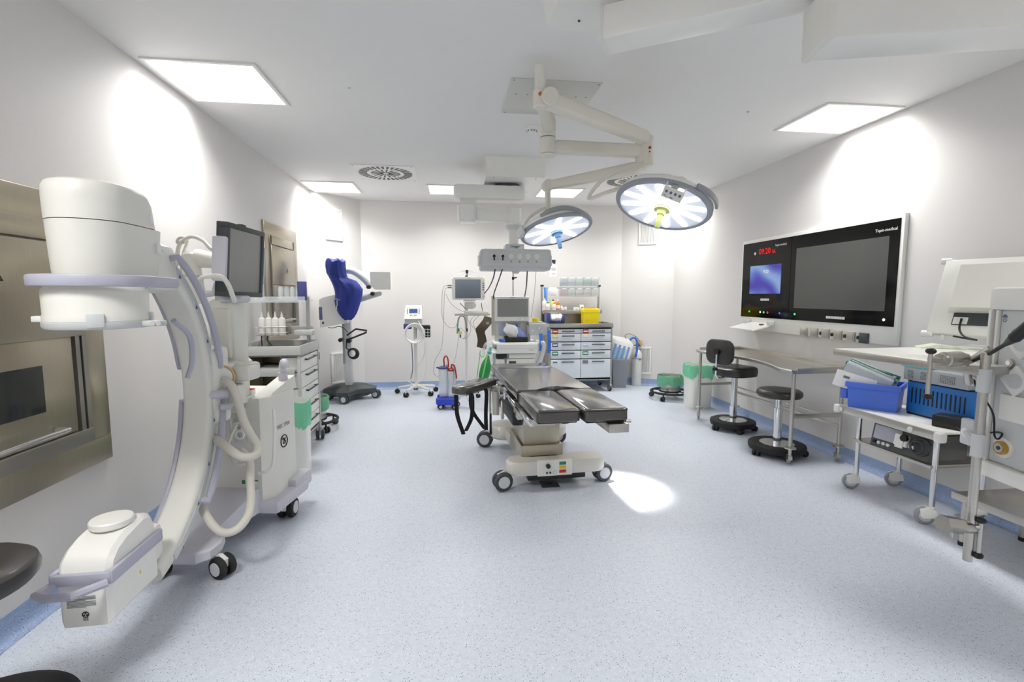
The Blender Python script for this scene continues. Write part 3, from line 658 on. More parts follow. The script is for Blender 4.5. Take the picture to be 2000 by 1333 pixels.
# left arm board with straps
m = MB(); AM = TR((-.55, .17, -.03), rz=math.radians(-39))
R = [[AM @ V(x, y, z) for x, y in [(-.08, .22), (-.085, -.12), (-.06, -.20), (0, -.225), (.06, -.20), (.085, -.12), (.08, .22)]] for z in (.655,)]
def ring(i, z): return [AM @ V(x*(1-i/.08), y*(1-i/.22)+.0, z) for x, y in [(-.08, .25), (-.085, -.14), (-.075, -.20), (-.045, -.235), (0, -.245), (.045, -.235), (.075, -.20), (.085, -.14), (.08, .25)]]
m.loft([ring(.006, .655), ring(0, .662), ring(0, .70), ring(.006, .712), ring(.016, .717)]); ab = t.part('arm_board_pad', m, PADV)
m = MB(); m.box((0, .02, .646), (.12, .42, .014), .003, M=AM); m.box((.08, .22, .63), (.14, .05, .05), .008, M=AM); m.cyl(AM @ V(.06, .18, .64), AM @ V(.06, .18, .42), .009, seg=10); t.part('arm_board_frame', m, STEEL)
for (yy, sx, ln, dx) in ((-.13, -1, .36, .0), (-.13, 1, .31, .0), (.09, -1, .37, .06), (.09, 1, .36, .05)):
    m = MB(); p0 = AM @ V(sx*.065, yy, .655); pts = [p0, p0+V(sx*.012, 0, -.05), p0+V(sx*.004, -.01, -.2), p0+V(-sx*.045+dx, -.015, -ln)]
    pts = catmull(pts, 6); m.sweep(pts, [(-.018, -.0015), (.018, -.0015), (.018, .0015), (-.018, .0015)], (.93, .36, 0)); t.part('strap', m, RUBBER)
m = MB(); m.tube([AM @ V(.10, .2, .60), AM @ V(.13, .16, .50), AM @ V(.14, .14, .42)], .03, 10, smooth=3); t.part('clamp_body', m, WARM)
for y in (.52, .28, -.12):
    m = MB(); m.box((-.325, y, ZT-.10), (.03, .05, .05), .006); m.cyl((-.335, y, ZT-.10), (-.37, y, ZT-.10), .012, seg=10); t.part('rail_clamp', m, CHROME)
m = MB(); m.torus((0, 0, 0), .07, .014, 22, 7, M=face_m((-.31, .10, .46), (1, -.2, 0))); t.part('hand_wheel', m, WARM)

m = MB(); m.box((0, 0, .0015), (.135, .135, .003), .001); dr = onz(1073, 946); tt = Thing('floor_socket', 'small square dark floor socket cover beside the operating table base', 'floor socket', (dr.x, dr.y, 0)); tt.part('cover_plate', m, DGREY)
m = MB(); m.cyl((0, 0, .003), (0, 0, .006), .02, seg=14); tt.part('lock', m, BLACK)
# ------------------------------------------------------------------ ceiling-mounted surgical light with two heads
SPX, SPY = .70, 3.50
t = Thing('surgical_light', 'twin-headed ceiling surgical light with cream arms, lit LED dishes', 'surgical light', (SPX, SPY, H))
Wd = dict(world=True)
m = MB(); q = [onz(x, y, H) for x, y in ((1003, 153), (1178, 165), (1102, 221), (979, 219))]
m.box2((.40-SPX, 3.19-SPY, -.006), (1.0-SPX, 3.78-SPY, 0), .002); pl = t.part('ceiling_plate', m, mat('plate_grey', rgb(206, 206, 200), .3))
for (x, y) in ((.42, 3.21), (.98, 3.21), (.42, 3.76), (.98, 3.76), (.46, 3.42), (.54, 3.42), (.80, 3.42), (.88, 3.42), (.95, 3.42)):
    m = MB(); m.cyl((x-SPX, y-SPY, -.009), (x-SPX, y-SPY, -.006), .006, seg=8); t.part('screw', m, MGREY, pl)
sp = Vector((SPX, SPY, 0))
m = MB(); m.cyl((SPX, SPY, H-.006), (SPX, SPY, 2.655), .050, seg=24); m.cyl((SPX, SPY, 2.655), (SPX, SPY, 2.53), .056, seg=24, bev=.004); m.cyl((SPX, SPY, 2.525), (SPX, SPY, 2.415), .056, seg=24, bev=.004); m.lathe([(.054, 0), (.045, -.02), (.01, -.028)], (SPX, SPY, 2.412), 24)
t.part('spindle', m, CREAM, **Wd)
NP = ony(1055, 200, 2.90); zN = 2.585
m = MB(); m.cyl((NP.x, NP.y, 2.735), (NP.x, NP.y, 2.60), .034, seg=20); m.cyl((NP.x, NP.y, 2.60), (NP.x, NP.y, 2.50), .042, seg=20, bev=.006); kn = t.part('swivel_joint', m, CREAM, **Wd)
m = MB(); dd = (C0-NP); dd.z = 0; dd.normalize(); c = Vector((NP.x, NP.y, 2.565))+dd*.041; m.cyl(c, c+dd*.006, .011, seg=14); t.part('brake_screw', m, mat('brake_orange', rgb(206, 96, 48), .4), kn, **Wd)
m = MB(); d = Vector((NP.x-SPX, NP.y-SPY, 0)); L_ = d.length; m.box2((-.035, 0, -.04), (.035, L_, .04), .012, M=TR((SPX, SPY, 2.59), rz=math.atan2(d.y, d.x)-PI/2)); t.part('extension_arm', m, CREAM, **Wd)
def bar(a, b_, w0, h0, w1=None, h1=None, r=.3):
    """tapered rounded bar between two points"""
    m = MB(); w1 = w1 or w0; h1 = h1 or h0; d = b_-a; u = d.normalized(); s = u.cross(Vector((0, 0, 1))).normalized(); n = s.cross(u)
    R = []
    for f in (0., .04, .5, .96, 1.):
        ww = w0+(w1-w0)*f; hh = h0+(h1-h0)*f; k = .75 if f in (0., 1.) else 1
        R.append([a+d*f+s*x+n*y for x, y in rrect(ww*k, hh*k, min(ww, hh)*r, 3)])
    return m.loft(R)
EA = ony(1266, 272, 3.18)
t.part('spring_arm', bar(Vector((NP.x+.03, NP.y, 2.555)), EA, .085, .10, .07, .085), CREAM, **Wd)
m = MB(); kp = Vector((NP.x+.05, NP.y-.005, 2.555)); m.cyl(kp+Vector((0, -.05, 0)), kp+Vector((0, .05, 0)), .052, seg=20, bev=.006); t.part('knuckle', m, CREAM, **Wd)
# end joint of the first spring arm, yoke of the lime head
m = MB(); m.cyl(EA+Vector((0, 0, .02)), EA+Vector((0, 0, -.17)), .036, seg=18, bev=.006); e1 = t.part('swivel_joint', m, CREAM, **Wd)
m = MB(); c = EA+Vector((-.003, -.036, -.065)); m.cyl(c, c+Vector((0, -.006, 0)), .009, seg=12); m.cyl(c+Vector((0, .002, -.025)), c+Vector((0, -.004, -.025)), .005, seg=10); t.part('brake_screw', m, RED, e1, **Wd)
# second extension arm + spring arm of the blue head
JB = ony(1252, 300, 3.52)
t.part('extension_arm', bar(Vector((SPX+.04, SPY, 2.465)), Vector((JB.x, JB.y, 2.465)), .075, .095), CREAM, **Wd)
m = MB(); m.cyl((JB.x, JB.y, 2.53), (JB.x, JB.y, 2.33), .042, seg=18, bev=.006); t.part('swivel_joint', m, CREAM, **Wd)
KB = ony(1070, 363, 3.88)
t.part('spring_arm', bar(Vector((JB.x-.02, JB.y, 2.345)), KB, .07, .095, .06, .07), CREAM, **Wd)
m = MB(); m.cyl(KB+Vector((0, -.045, 0)), KB+Vector((0, .045, 0)), .045, seg=20, bev=.006); m.cyl(KB, KB+Vector((0, 0, -.13)), .024, seg=16); m.cyl(KB+Vector((0, 0, -.12)), KB+Vector((0, 0, -.19)), .020, seg=16); t.part('knuckle', m, CREAM, **Wd)

def head(ctr, axis, R, nstrip, hmat, spot, front):
    """lamp dish: axis = beam direction; front = direction (in the dish plane) of the control panel"""
    z = -Vector(axis).normalized(); y = Vector(front); y = (y-z*y.dot(z)).normalized(); x = y.cross(z)
    M = Matrix(((x.x, y.x, z.x, ctr.x), (x.y, y.y, z.y, ctr.y), (x.z, y.z, z.z, ctr.z), (0, 0, 0, 1)))
    m = MB(); m.lathe([(R*.96, .006), (R, .012), (R, .03), (R*.96, .05), (R*.75, .075), (R*.35, .095), (.02, .10)], seg=56, M=M, cap0=False); sh = t.part('lamp_shell', m, WHITE, **Wd)
    m = MB(); m.lathe([(R*.90, -.004), (R*.985, -.002), (R*1.005, .006), (R*1.005, .016), (R*.99, .02), (R*.90, .012)], seg=56, M=M, cap0=False, cap1=False); t.part('rim', m, mat('rim_grey', rgb(150, 154, 162), .4), sh, **Wd)
    m = MB(); m.lathe([(R*.93, .004), (R*.5, .012), (.03, .018)], seg=56, M=M, cap0=False); t.part('lens', m, DISH, sh, **Wd)
    for i in range(nstrip):
        a = 2*PI*(i+.5)/nstrip; s_ = MB(); c, q = math.cos(a), math.sin(a)
        pts = rrect(R*.66, R*.105, R*.05, 3); sl = (.012-.004)/(R*.43)
        s_.loft([[M @ Vector(((R*.54+u)*c-v*q, (R*.54+u)*q+v*c, .004+.014*(1-(R*.54+u)/(R*.93))-k)) for u, v in pts] for k in (.002, .006)])
        t.part('led_strip', s_, LEDM, sh, **Wd)
    m = MB(); m.lathe([(.055, .016), (.052, -.008), (.04, -.014), (.01, -.016)], seg=24, M=M); t.part('hub', m, WHITE, sh, **Wd)
    m = MB(); m.lathe([(.046, -.012), (.049, -.016), (.049, -.024), (.03, -.03), (.025, -.055), (.018, -.06), (.016, -.14), (.013, -.146), (.003, -.148)], seg=20, M=M); m.box((.04, .01, -.02), (.03, .014, .012), .003, M=M); t.part('sterile_handle', m, hmat, sh, **Wd)
    if spot:
        l = bpy.data.lights.new('surgical_beam', 'SPOT'); l.energy = SPOT_POWER; l.spot_size = math.radians(23); l.spot_blend = .5; l.shadow_soft_size = .06
        lo = bpy.data.objects.new('surgical_beam', l); COL.objects.link(lo); lo.parent = t.o
        lo.matrix_local = t.inv @ (Matrix.Translation(ctr - z*.17) @ M.to_3x3().to_4x4())
    return M, sh
# blue-handled head: its beam makes the bright pool on the floor
C1 = ony(1087, 452, 3.88); tgt = onz(1205, 955, 0); A1 = (tgt-C1)
M1, s1 = head(C1, A1, .295, 8, SBLUE, True, (-1, -.3, 0))
m = MB(); pts = [M1 @ Vector((x, y, z)) for x, y, z in ((.0, .31, .02), (.09, .29, .055), (.0, .2, .12))]
k0 = KB+Vector((0, 0, -.17)); m.tube([k0, k0+Vector((-.07, -.02, -.03)), ony(1030, 430, 3.84), ony(1019, 462, 3.80), M1 @ Vector((0, .30, .012))], .012, 8, smooth=5); t.part('yoke', m, CREAM, **Wd)
m = MB(); arcp = catmull([ony(*q) for q in ((1056, 423, 3.66), (1073, 412, 3.62), (1100, 406, 3.60), (1126, 410, 3.62), (1149, 423, 3.68))], 5)
m.sweep(arcp, [(-.016, -.007), (.016, -.007), (.016, .007), (-.016, .007)], M1.to_3x3() @ Vector((0, 0, 1))); t.part('rim_grip', m, MGREY, s1, **Wd)
m = MB(); m.box((0, .325, .0), (.10, .02, .07), .004, M=M1); t.part('control_panel', m, LGREY, s1, **Wd)
# lime-handled head
C2 = ony(1294, 405, 2.98); A2 = Vector((-.36, -.23, -1))
M2, s2 = head(C2, A2, .30, 12, LIME, False, (.35, 1, 0))
m = MB(); k1 = EA+Vector((0, 0, -.15))
m.tube([k1, ony(1215, 331, 3.2), ony(1172, 356, 3.25), ony(1150, 388, 3.25), ony(1185, 376, 3.18), ony(1240, 360, 3.16), ony(1300, 353, 3.16), ony(1338, 356, 3.16), M2 @ Vector((.06, .28, .03))], .013, 8, smooth=6); t.part('yoke', m, CREAM, **Wd)
c2 = M2 @ Vector((.02, .315, .0))
p = ony(1314, 380, 2.66); xa = (ony(1334, 387, 2.66)-ony(1294, 371, 2.66)).normalized()
zc = (C0-p).normalized(); ya = zc.cross(xa).normalized(); MP = Matrix(((xa.x, ya.x, zc.x, p.x), (xa.y, ya.y, zc.y, p.y), (xa.z, ya.z, zc.z, p.z), (0, 0, 0, 1)))
m = MB(); m.box((0, 0, -.012), (.125, .062, .024), .004, M=MP); m.box((-.058, .03, -.02), (.006, .05, .03), M=MP); m.box((.058, .03, -.02), (.006, .05, .03), M=MP); cpn = t.part('control_panel', m, OFFW, s2, **Wd)
m = MB()
for k in range(4): m.cyl((-.042+k*.028, .004, 0), (-.042+k*.028, .004, .002), .008, seg=12, M=MP)
m.box((-.042, -.018, .001), (.014, .004, .001), M=MP); m.box((.0, -.02, .001), (.018, .005, .001), M=MP); t.part('button', m, MARKB, s2, **Wd)
m = MB(); m.tube([p-zc*.02+Vector((0, 0, .02)), ony(1322, 362, 2.76), ony(1326, 366, 2.9)], .022, 8); t.part('panel_arm', m, LGREY, s2, **Wd)
m = MB(); arcp = [M2 @ Vector((.315*math.cos(a), .315*math.sin(a), .02+.03*math.sin((a+1.2)))) for a in [-1.1+i*.9/8 for i in range(9)]]
m.sweep(arcp, [(-.014, -.008), (.014, -.008), (.014, .008), (-.014, .008)], M2.to_3x3() @ Vector((0, 0, 1))); t.part('rim_grip', m, MGREY, s2, **Wd)

# ------------------------------------------------------------------ anaesthesia supply pendant
PB = .95
t = Thing('anaesthesia_pendant', 'white double-arm ceiling pendant carrying a wide grey socket head', 'ceiling pendant', (.66, 5.4, H))
m = MB(); m.loft([[V(.36, 4.94, H), V(.97, 4.94, H), V(.97, 5.75, H), V(.36, 5.75, H)], [V(.37, 4.96, 2.60), V(.96, 4.96, 2.60), V(.96, 5.74, 2.60), V(.37, 5.74, 2.60)]]); mt_ = t.part('ceiling_box', m, WHITE, **Wd)
for (x, y) in ((.45, 5.02), (.88, 5.02), (.45, 5.65), (.88, 5.65)):
    m = MB(); m.cyl((x, y, 2.596), (x, y, 2.602), .008, seg=8); t.part('screw', m, MGREY, mt_, **Wd)
m = MB(); m.cyl((.62, 5.35, 2.605), (.62, 5.35, 2.56), .14, seg=28); t.part('bearing', m, DGREY, **Wd)
a = ony(886, 376, 5.3); b_ = ony(1024, 372, 5.3)
m = MB(); zc = 2.50; m.box2((a.x, 5.20, zc-.075), (b_.x, 5.45, zc+.075), .03); t.part('upper_arm', m, WHITE, **Wd)
c = ony(913, 412, 5.32)
m = MB(); m.box2((c.x-.085, 5.24, 2.37), (c.x+.095, 5.42, 2.43), .012); m.loft([[V(x, y, 2.37) for x, y in rrect(.215, .215, .07, 4, c.x, 5.33)], [V(x, y, 2.22) for x, y in rrect(.215, .215, .07, 4, c.x, 5.33)], [V(x, y, 2.19) for x, y in rrect(.17, .17, .06, 4, c.x-.0, 5.33)]]); t.part('elbow', m, WHITE, **Wd)
e = ony(1003, 430, 5.33)
m = MB(); m.box2((c.x+.08, 5.26, 2.205), (e.x+.03, 5.40, 2.345), .02); m.cyl((e.x, 5.33, 2.36), (e.x, 5.33, 2.20), .085, seg=24, bev=.01); t.part('lower_arm', m, WHITE, **Wd)
m = MB(); m.cyl((e.x, 5.33, 2.20), (e.x, 5.33, 2.13), .075, seg=24); m.cyl((e.x, 5.33, 2.13), (e.x, 5.33, 1.96), .055, seg=20); t.part('drop_tube', m, WHITE, **Wd)
m = MB(); m.cyl((e.x, 5.33, 2.17), (e.x, 5.33, 2.125), .085, .078, seg=24); t.part('collar', m, LGREY, **Wd)
h0 = ony(938, 486, 5.2); h1 = ony(1076, 529, 5.2)
m = MB(); m.box2((e.x-.10, 5.20, h0.z-.004), (e.x+.10, 5.45, h0.z+.055), .01); t.part('name_block', m, LGREY, **Wd)
m = MB(); m.loft([[V(x, y, z) for x, z in rrect(h1.x-h0.x, h0.z-h1.z, .03, 4, (h0.x+h1.x)/2, (h0.z+h1.z)/2)] for y in (5.2, 5.46)]); hd = t.part('socket_head', m, LGREY, **Wd)
W_ = h1.x-h0.x; Hh_ = h0.z-h1.z; hx = (h0.x+h1.x)/2; hz = (h0.z+h1.z)/2
m = MB(); m.box2((hx-W_*.47, 5.192, hz-Hh_*.32), (hx+W_*.47, 5.2, hz+Hh_*.40), .003); t.part('socket_panel', m, LGREY, hd, **Wd)
for k, (x0, x1) in enumerate(((h0.x-.02, h0.x), (h1.x, h1.x+.02))):
    m = MB(); m.box2((x0, 5.24, hz-.06), (x1, 5.42, hz+.05), .004); t.part('end_rail', m, WHITE, hd, **Wd)
sx = [hx+W_*f for f in (-.31, -.19, -.07, .05, .17, .29)]
for k, x in enumerate(sx):
    z = hz+.035
    m = MB(); m.cyl((x, 5.193, z), (x, 5.187, z), .025, seg=18); so = t.part('socket', m, WHITE, hd, **Wd)
    if k < 2:
        m = MB(); m.cyl((x, 5.188, z), (x, 5.16, z), .016, seg=12); m.cyl((x, 5.165, z), (x, 5.16, z-.045), .008, seg=8); t.part('plug', m, BLACK, hd, **Wd)
    else:
        m = MB()
        for (dx, dz) in ((-.008, -.003), (.008, -.003), (0, .008)): m.cyl((x+dx, 5.188, z+dz), (x+dx, 5.1855, z+dz), .003, seg=8)
        t.part('socket_pin', m, GREYINK, hd, **Wd)
        m = MB(); m.cyl((x, 5.193, z-.055), (x, 5.184, z-.055), .009, seg=10); t.part('earth_stud', m, MGREY, hd, **Wd)
m = MB(); m.box2((hx+W_*.36, 5.190, hz), (hx+W_*.44, 5.193, hz+.06)); t.part('blank_plate', m, LGREY, hd, **Wd)
text(t, 'name_lettering', 'Dräger', .035, t.inv @ face_m((e.x, 5.198, h0.z+.026), (0, -1, 0)), INK)
m = MB(); m.cyl((e.x+.02, 5.3, h1.z), (e.x+.02, 5.3, h1.z-.03), .05, .03, seg=16); t.part('lower_cap', m, LGREY, **Wd)
m = MB(); m.box((h1.x+.055, 5.35, hz+.0), (.05, .05, .03), .006); m.cyl((h1.x+.06, 5.32, hz), (h1.x+.06, 5.32, hz-.03), .015, seg=10); t.part('rail_clamp', m, MARKB, hd, **Wd)
# cables hanging from the head down to the machines
for lab, pts in (('black power cable sagging from the pendant sockets to the patient monitor', [(967, 527, 5.17), (963, 545, 5.4), (955, 562, 6.0), (949, 570, 6.5), (946, 574, 6.60)]), ('black power cable from the pendant sockets to the anaesthesia screen', [(981, 527, 5.17), (975, 545, 5.4), (966, 570, 5.95), (964, 581, 6.2), (967, 590, 6.28)]), ('straight black cable from the pendant underside to the anaesthesia screen', [(1030, 529, 5.3), (1028, 560, 5.8), (1025, 578, 6.2), (1025, 584, 6.3)])):
    m = MB(); m.tube([ony(*p) for p in pts], .0075, 6, smooth=5); single('power_cable', m, BLACK, lab, 'cable', tuple(ony(*pts[-1])), world=True)
m = MB(); m.tube([ony(1047, 529, 5.3), ony(1043, 580, 5.8), ony(1037, 620, 6.3)], .003, 5, smooth=4); t.part('thin_line', m, CABLE, **Wd)

# ------------------------------------------------------------------ large pendant over the right side: two arms + column with gas outlets
t = Thing('equipment_pendant', 'large white two-arm ceiling pendant with a tall socket column on the right', 'ceiling pendant', (.8, 1.75, H)); PEND = t
m = MB(); m.loft([[V(.44, 1.35, H), V(1.2, 1.35, H), V(1.2, 2.36, H), V(.44, 2.36, H)], [V(.46, 1.37, 2.64), V(1.18, 1.37, 2.64), V(1.18, 2.33, 2.64), V(.46, 2.33, 2.64)]]); bx = t.part('ceiling_box', m, WHITE, **Wd)
m = MB(); q = onz(1131, 40, 2.64); m.cyl((q.x, q.y, 2.635), (q.x, q.y, 2.642), .006, seg=8); t.part('screw', m, DGREY, bx, **Wd)
D1 = Vector((.843, -.538, 0)); s0 = onz(1178, 95, 2.45); s0.z = 0
N1 = Vector((.538, .843, 0))
def armbox(p0, d, n, L, w, z0, z1, bev, name, mt):
    m = MB(); M = Matrix(((d.x, n.x, 0, p0.x), (d.y, n.y, 0, p0.y), (0, 0, 1, 0), (0, 0, 0, 1))); m.box2((0, -w/2, z0), (L, w/2, z1), bev, M=M); return t.part(name, m, mt, **Wd)
armbox(s0, D1, N1, .98, .15, 2.45, 2.585, .012, 'upper_arm', WHITE)
armbox(s0+D1*.0, D1, N1, .02, .156, 2.447, 2.588, .004, 'end_cap', OFFW)
pv = s0+D1*.16
m = MB(); m.cyl((pv.x+.03, pv.y-.02, 2.645), (pv.x+.03, pv.y-.02, 2.58), .07, seg=24); t.part('bearing', m, LGREY, **Wd)
s1_ = onz(1590, 100, 2.25); s1_.z = 0; D2 = Vector((.968, -.25, 0)).normalized(); N2 = Vector((.25, .968, 0)).normalized()
pe = s0+D1*.92
m = MB(); m.cyl((pe.x, pe.y, 2.46), (pe.x, pe.y, 2.415), .10, seg=26); t.part('bearing', m, LGREY, **Wd)
armbox(s1_, D2, N2, 1.25, .17, 2.25, 2.42, .012, 'lower_arm', WHITE)
armbox(s1_+D2*-.006, D2, N2, .03, .176, 2.247, 2.424, .006, 'end_cap', OFFW)
# column: panel plane from far-left to near-right, facing the room
ce = s1_+D2*1.15
F0 = fd(1942, 577, 2.20); F0.z = 0                      # far vertical edge of the panel
PD = Vector((-.18, -.98, 0)).normalized(); PN = Vector((-.98, .18, 0)).normalized()   # along panel towards camera, panel normal (to the room)
def pm(u, z, d=0.): p = F0+PD*u+PN*d; return Vector((p.x, p.y, z))
def pbox(u0, u1, z0, z1, d0, d1, bev=0., mb=None):
    m = mb or MB(); M = Matrix(((PD.x, PN.x, 0, F0.x), (PD.y, PN.y, 0, F0.y), (0, 0, 1, 0), (0, 0, 0, 1))); return m.box2((u0, d0, z0), (u1, d1, z1), bev, M=M)
CB = .80
cm_ = pm(.45, 0, -.16)
m = MB(); m.cyl((ce.x, ce.y, 2.26), (ce.x, ce.y, 2.18), .10, seg=24); m.tube([Vector((ce.x, ce.y, 2.20)), Vector((ce.x, ce.y, 1.6)), Vector((ce.x, ce.y, 1.40))], .075, 20); t.part('drop_tube', m, WHITE, **Wd)
m = pbox(.0, CB, .585, 1.445, -.30, -.01, .02); cl_ = t.part('column', m, WHITE, **Wd)
m = pbox(.045, CB-.04, .66, 1.345, -.012, .0, .004); t.part('socket_panel', m, LGREY, cl_, **Wd)
m = pbox(-.0, CB, .585, .655, -.02, .03, .012); t.part('bottom_rail', m, WHITE, cl_, **Wd)
m = pbox(-.0, CB, 1.345, 1.445, -.02, .022, .014); t.part('top_cap', m, WHITE, cl_, **Wd)
m = pbox(.0, .014, .655, 1.345, -.02, .018, .003); pbox(.03, .042, .655, 1.345, -.02, .012, .002, m); t.part('side_rail', m, WHITE, cl_, **Wd)
PMn = PN
def disc(u, z, r, d0, d1, mt, nm, seg=20): m = MB(); m.cyl(pm(u, z, d0), pm(u, z, d1), r, seg=seg); return t.part(nm, m, mt, cl_, **Wd)
for (u, z) in ((.125, 1.25), (.11, 1.115)): disc(u, z, .018, 0, .012, STEEL, 'earth_stud'); disc(u, z, .010, .012, .016, CHROME, 'stud_core')
for (u, z) in ((.155, 1.205), (.145, 1.04)):
    m = MB(); M = face_m(pm(u, z, .006), PN) @ Matrix.Rotation(math.radians(45), 4, 'Z'); m.box((0, 0, 0), (.10, .10, .014), .004, M=M); so = t.part('power_socket', m, WHITE, cl_, **Wd)
    m = MB(); m.cyl((0, 0, .004), (0, 0, .009), .033, seg=22, M=M); t.part('socket_well', m, LGREY, cl_, **Wd)
m = pbox(.085, .24, .86, .975, 0, .012, .003); t.part('cover_plate', m, WHITE, cl_, **Wd)
disc(.115, .735, .045, 0, .008, WHITE, 'gas_outlet', 28); disc(.115, .735, .030, .008, .022, BRASS, 'gas_ring', 24); disc(.115, .735, .020, .02, .026, STEEL, 'gas_valve', 20); disc(.115, .735, .009, .024, .028, DGREY, 'gas_port', 12)
m = MB(); m.prism([(-.012, 0), (.012, 0), (.006, .014), (-.006, .014)], 0, .001, M=face_m(pm(.062, 1.312, .0005), PN)); m.torus((0, -.012, .0005), .007, .0016, 14, 4, M=face_m(pm(.062, 1.312, .0005), PN)); t.part('bell_mark', m, MARKB, cl_, **Wd)
for z in (.985, .70):
    m = pbox(-.075, .03, z, z+.125, .0, .035, .008); br = t.part('rail_bracket', m, LGREY, cl_, **Wd)
    m = MB(); m.cyl(pm(-.04, z+.06, .035), pm(-.04, z+.06, .041), .022, seg=18); t.part('bracket_cap', m, WHITE, br, **Wd)
# monitor shelf held by the column
q = [onz(x, y, 1.10) for x, y in ((1631, 682), (1862, 712), (1965, 700), (1800, 667))]
A_ = q[0]; B_ = q[1]; ex = (A_-B_); ex.z = 0; exn = ex.normalized(); ey = Vector((exn.y, -exn.x, 0))
if ey.x < 0: ey = -ey
Lsh = ex.length+.10; SHD = .74
MS = Matrix(((ey.x, exn.x, 0, B_.x-exn.x*.10), (ey.y, exn.y, 0, B_.y-exn.y*.10), (0, 0, 1, 1.10), (0, 0, 0, 1)))   # local x into depth, y along front edge (far +)
m = MB(); m.box2((0, 0, -.012), (SHD, Lsh, 0), .003, M=MS); shf = t.part('shelf', m, WHITE, **Wd)
m = MB()
for a, c in (((-.006, -.006), (.004, Lsh+.006)), ((0, Lsh-.004), (SHD, Lsh+.006)), ((0, -.006), (SHD, .004))): m.box2((a[0], a[1], -.035), (c[0], c[1], .001), .002, M=MS)
t.part('shelf_edge', m, STEEL, shf, **Wd)
SHELF_M = MS.copy(); SHELF_L = Lsh
# support rod with clamps, hung on the brackets
rx = fd(1889, 577, 2.18); rx.z = 0
r0 = fd(1902, 700, 2.16); r1 = fd(1889, 1095, 2.16)
rt_ = Vector((r1.x, r1.y, 1.165))
m = MB(); m.cyl((r1.x, r1.y, r1.z), (r1.x, r1.y, 1.165), .0175, seg=16); rod = t.part('support_rod', m, STEEL, **Wd)
for z in (.76, 1.045):
    m = MB(); m.cyl((r1.x, r1.y, z-.05), (r1.x, r1.y, z+.05), .024, seg=16); c_ = pm(-.05, z, .02); m.tube([Vector((r1.x, r1.y, z)), c_], .018, 8); t.part('rod_holder', m, LGREY, rod, **Wd)
def clamp(c, d, flip=1, nm='rod_clamp'):
    m = MB(); d = d.normalized(); m.cyl(c-d*.055, c+d*.05, .034, seg=18, bev=.004); m.cyl(c-d*.09, c-d*.055, .024, seg=14); m.cyl(c+d*.05, c+d*.075, .027, seg=14); o = t.part(nm, m, STEEL, rod, **Wd); return o
cc = Vector((rt_.x, rt_.y, 1.13)); dl = (fd(1845, 705, 2.12)-fd(1885, 703, 2.16)); dl.z = 0
cB = fd(1858, 702, 2.13); clamp(cB, dl)
k = fd(1817, 702, 2.10)
m = MB(); m.cyl(cB+dl.normalized()*.07, k, .014, seg=12); m.cyl(k+Vector((0, 0, .03)), k+Vector((0, 0, -.16)), .009, seg=12); t.part('clamp_lever', m, STEEL, rod, **Wd)
m = MB(); m.ball(k+Vector((0, 0, .035)), .020, (1, 1, .7)); t.part('lever_knob', m, BLACK, rod, **Wd)
m = MB(); m.ball(k+Vector((0, 0, -.165)), .018, (1, 1, .8)); t.part('lever_knob', m, BLACK, rod, **Wd)
m = MB(); m.tube([fd(1882, 705, 2.14), fd(1889, 727, 2.15), fd(1893, 750, 2.16)], .014, 10); m.tube([fd(1880, 710, 2.14), fd(1905, 700, 2.15), fd(1935, 682, 2.1)], .016, 10); m.tube([fd(1868, 705, 2.13), fd(1884, 708, 2.15)], .02, 10); t.part('clamp_arm', m, STEEL, rod, **Wd)
cA = fd(1858, 1025, 2.13); m = MB(); dl2 = (fd(1900, 1030, 2.16)-fd(1840, 1021, 2.13)).normalized()
m.cyl(cA-dl2*.05, cA+dl2*.05, .036, seg=6); m.cyl(cA+dl2*.05, cA+dl2*.12, .028, seg=18, bev=.003); t.part('rod_clamp', m, STEEL, rod, **Wd)
kk = fd(1915, 1030, 2.12); m = MB(); m.cyl(cA+dl2*.10, kk, .012, seg=10); m.cyl(kk+Vector((0, 0, .02)), kk+Vector((0, 0, -.125)), .009, seg=10); t.part('clamp_lever', m, STEEL, rod, **Wd)
m = MB(); m.cyl(cA, cA+Vector((.01, 0, -.06)), .006, seg=8); t.part('clamp_pin', m, STEEL, rod, **Wd)
m = MB(); m.ball(kk+Vector((0, 0, .03)), .020, (1, 1, .7)); t.part('lever_knob', m, BLACK, rod, **Wd)
m = MB(); m.ball(kk+Vector((0, 0, -.13)), .020, (1, 1, .75)); t.part('lever_knob', m, BLACK, rod, **Wd)
m = MB(); m.tube([fd(1898, 706, 2.14), fd(1935, 690, 2.05), fd(1965, 672, 1.95)], .008, 8); m.tube([fd(1965, 672, 1.95), fd(1982, 660, 1.9)], .017, 10, rs=[.010, .020]); m.tube([fd(1982, 660, 1.9), fd(2004, 642, 1.85), fd(2030, 620, 1.8)], .022, 10); t.part('lamp_cord', m, BLACK, rod, **Wd)

# ------------------------------------------------------------------ small ceiling fittings
p = onz(1039, 249, H); t = Thing('smoke_detector', 'small round white smoke detector on the ceiling', 'smoke detector', p)
m = MB(); m.lathe([(.058, 0), (.058, -.018), (.05, -.026)], seg=28); b = t.part('base', m, WHITE)
m = MB(); m.lathe([(.042, -.026), (.040, -.044), (.02, -.050), (.004, -.05)], seg=24); t.part('chamber', m, WHITE)
m = MB()
for i in range(10): a = 2*PI*i/10; m.box((.041*math.cos(a), .041*math.sin(a), -.034), (.006, .012, .010), M=None)
t.part('air_slot', m, GREYINK)
p = ony(1163, 388, 7.25); t = Thing('ceiling_sensor', 'small white rectangular sensor box at the top of the back wall', 'sensor', (p.x, 7.4, p.z))
m = MB(); m.box((.0, -.05, 0), (.20, .10, .10), .012); t.part('housing', m, WHITE)
m = MB(); m.box((-.045, -.102, -.02), (.075, .006, .024), .002); t.part('display', m, MARKB)
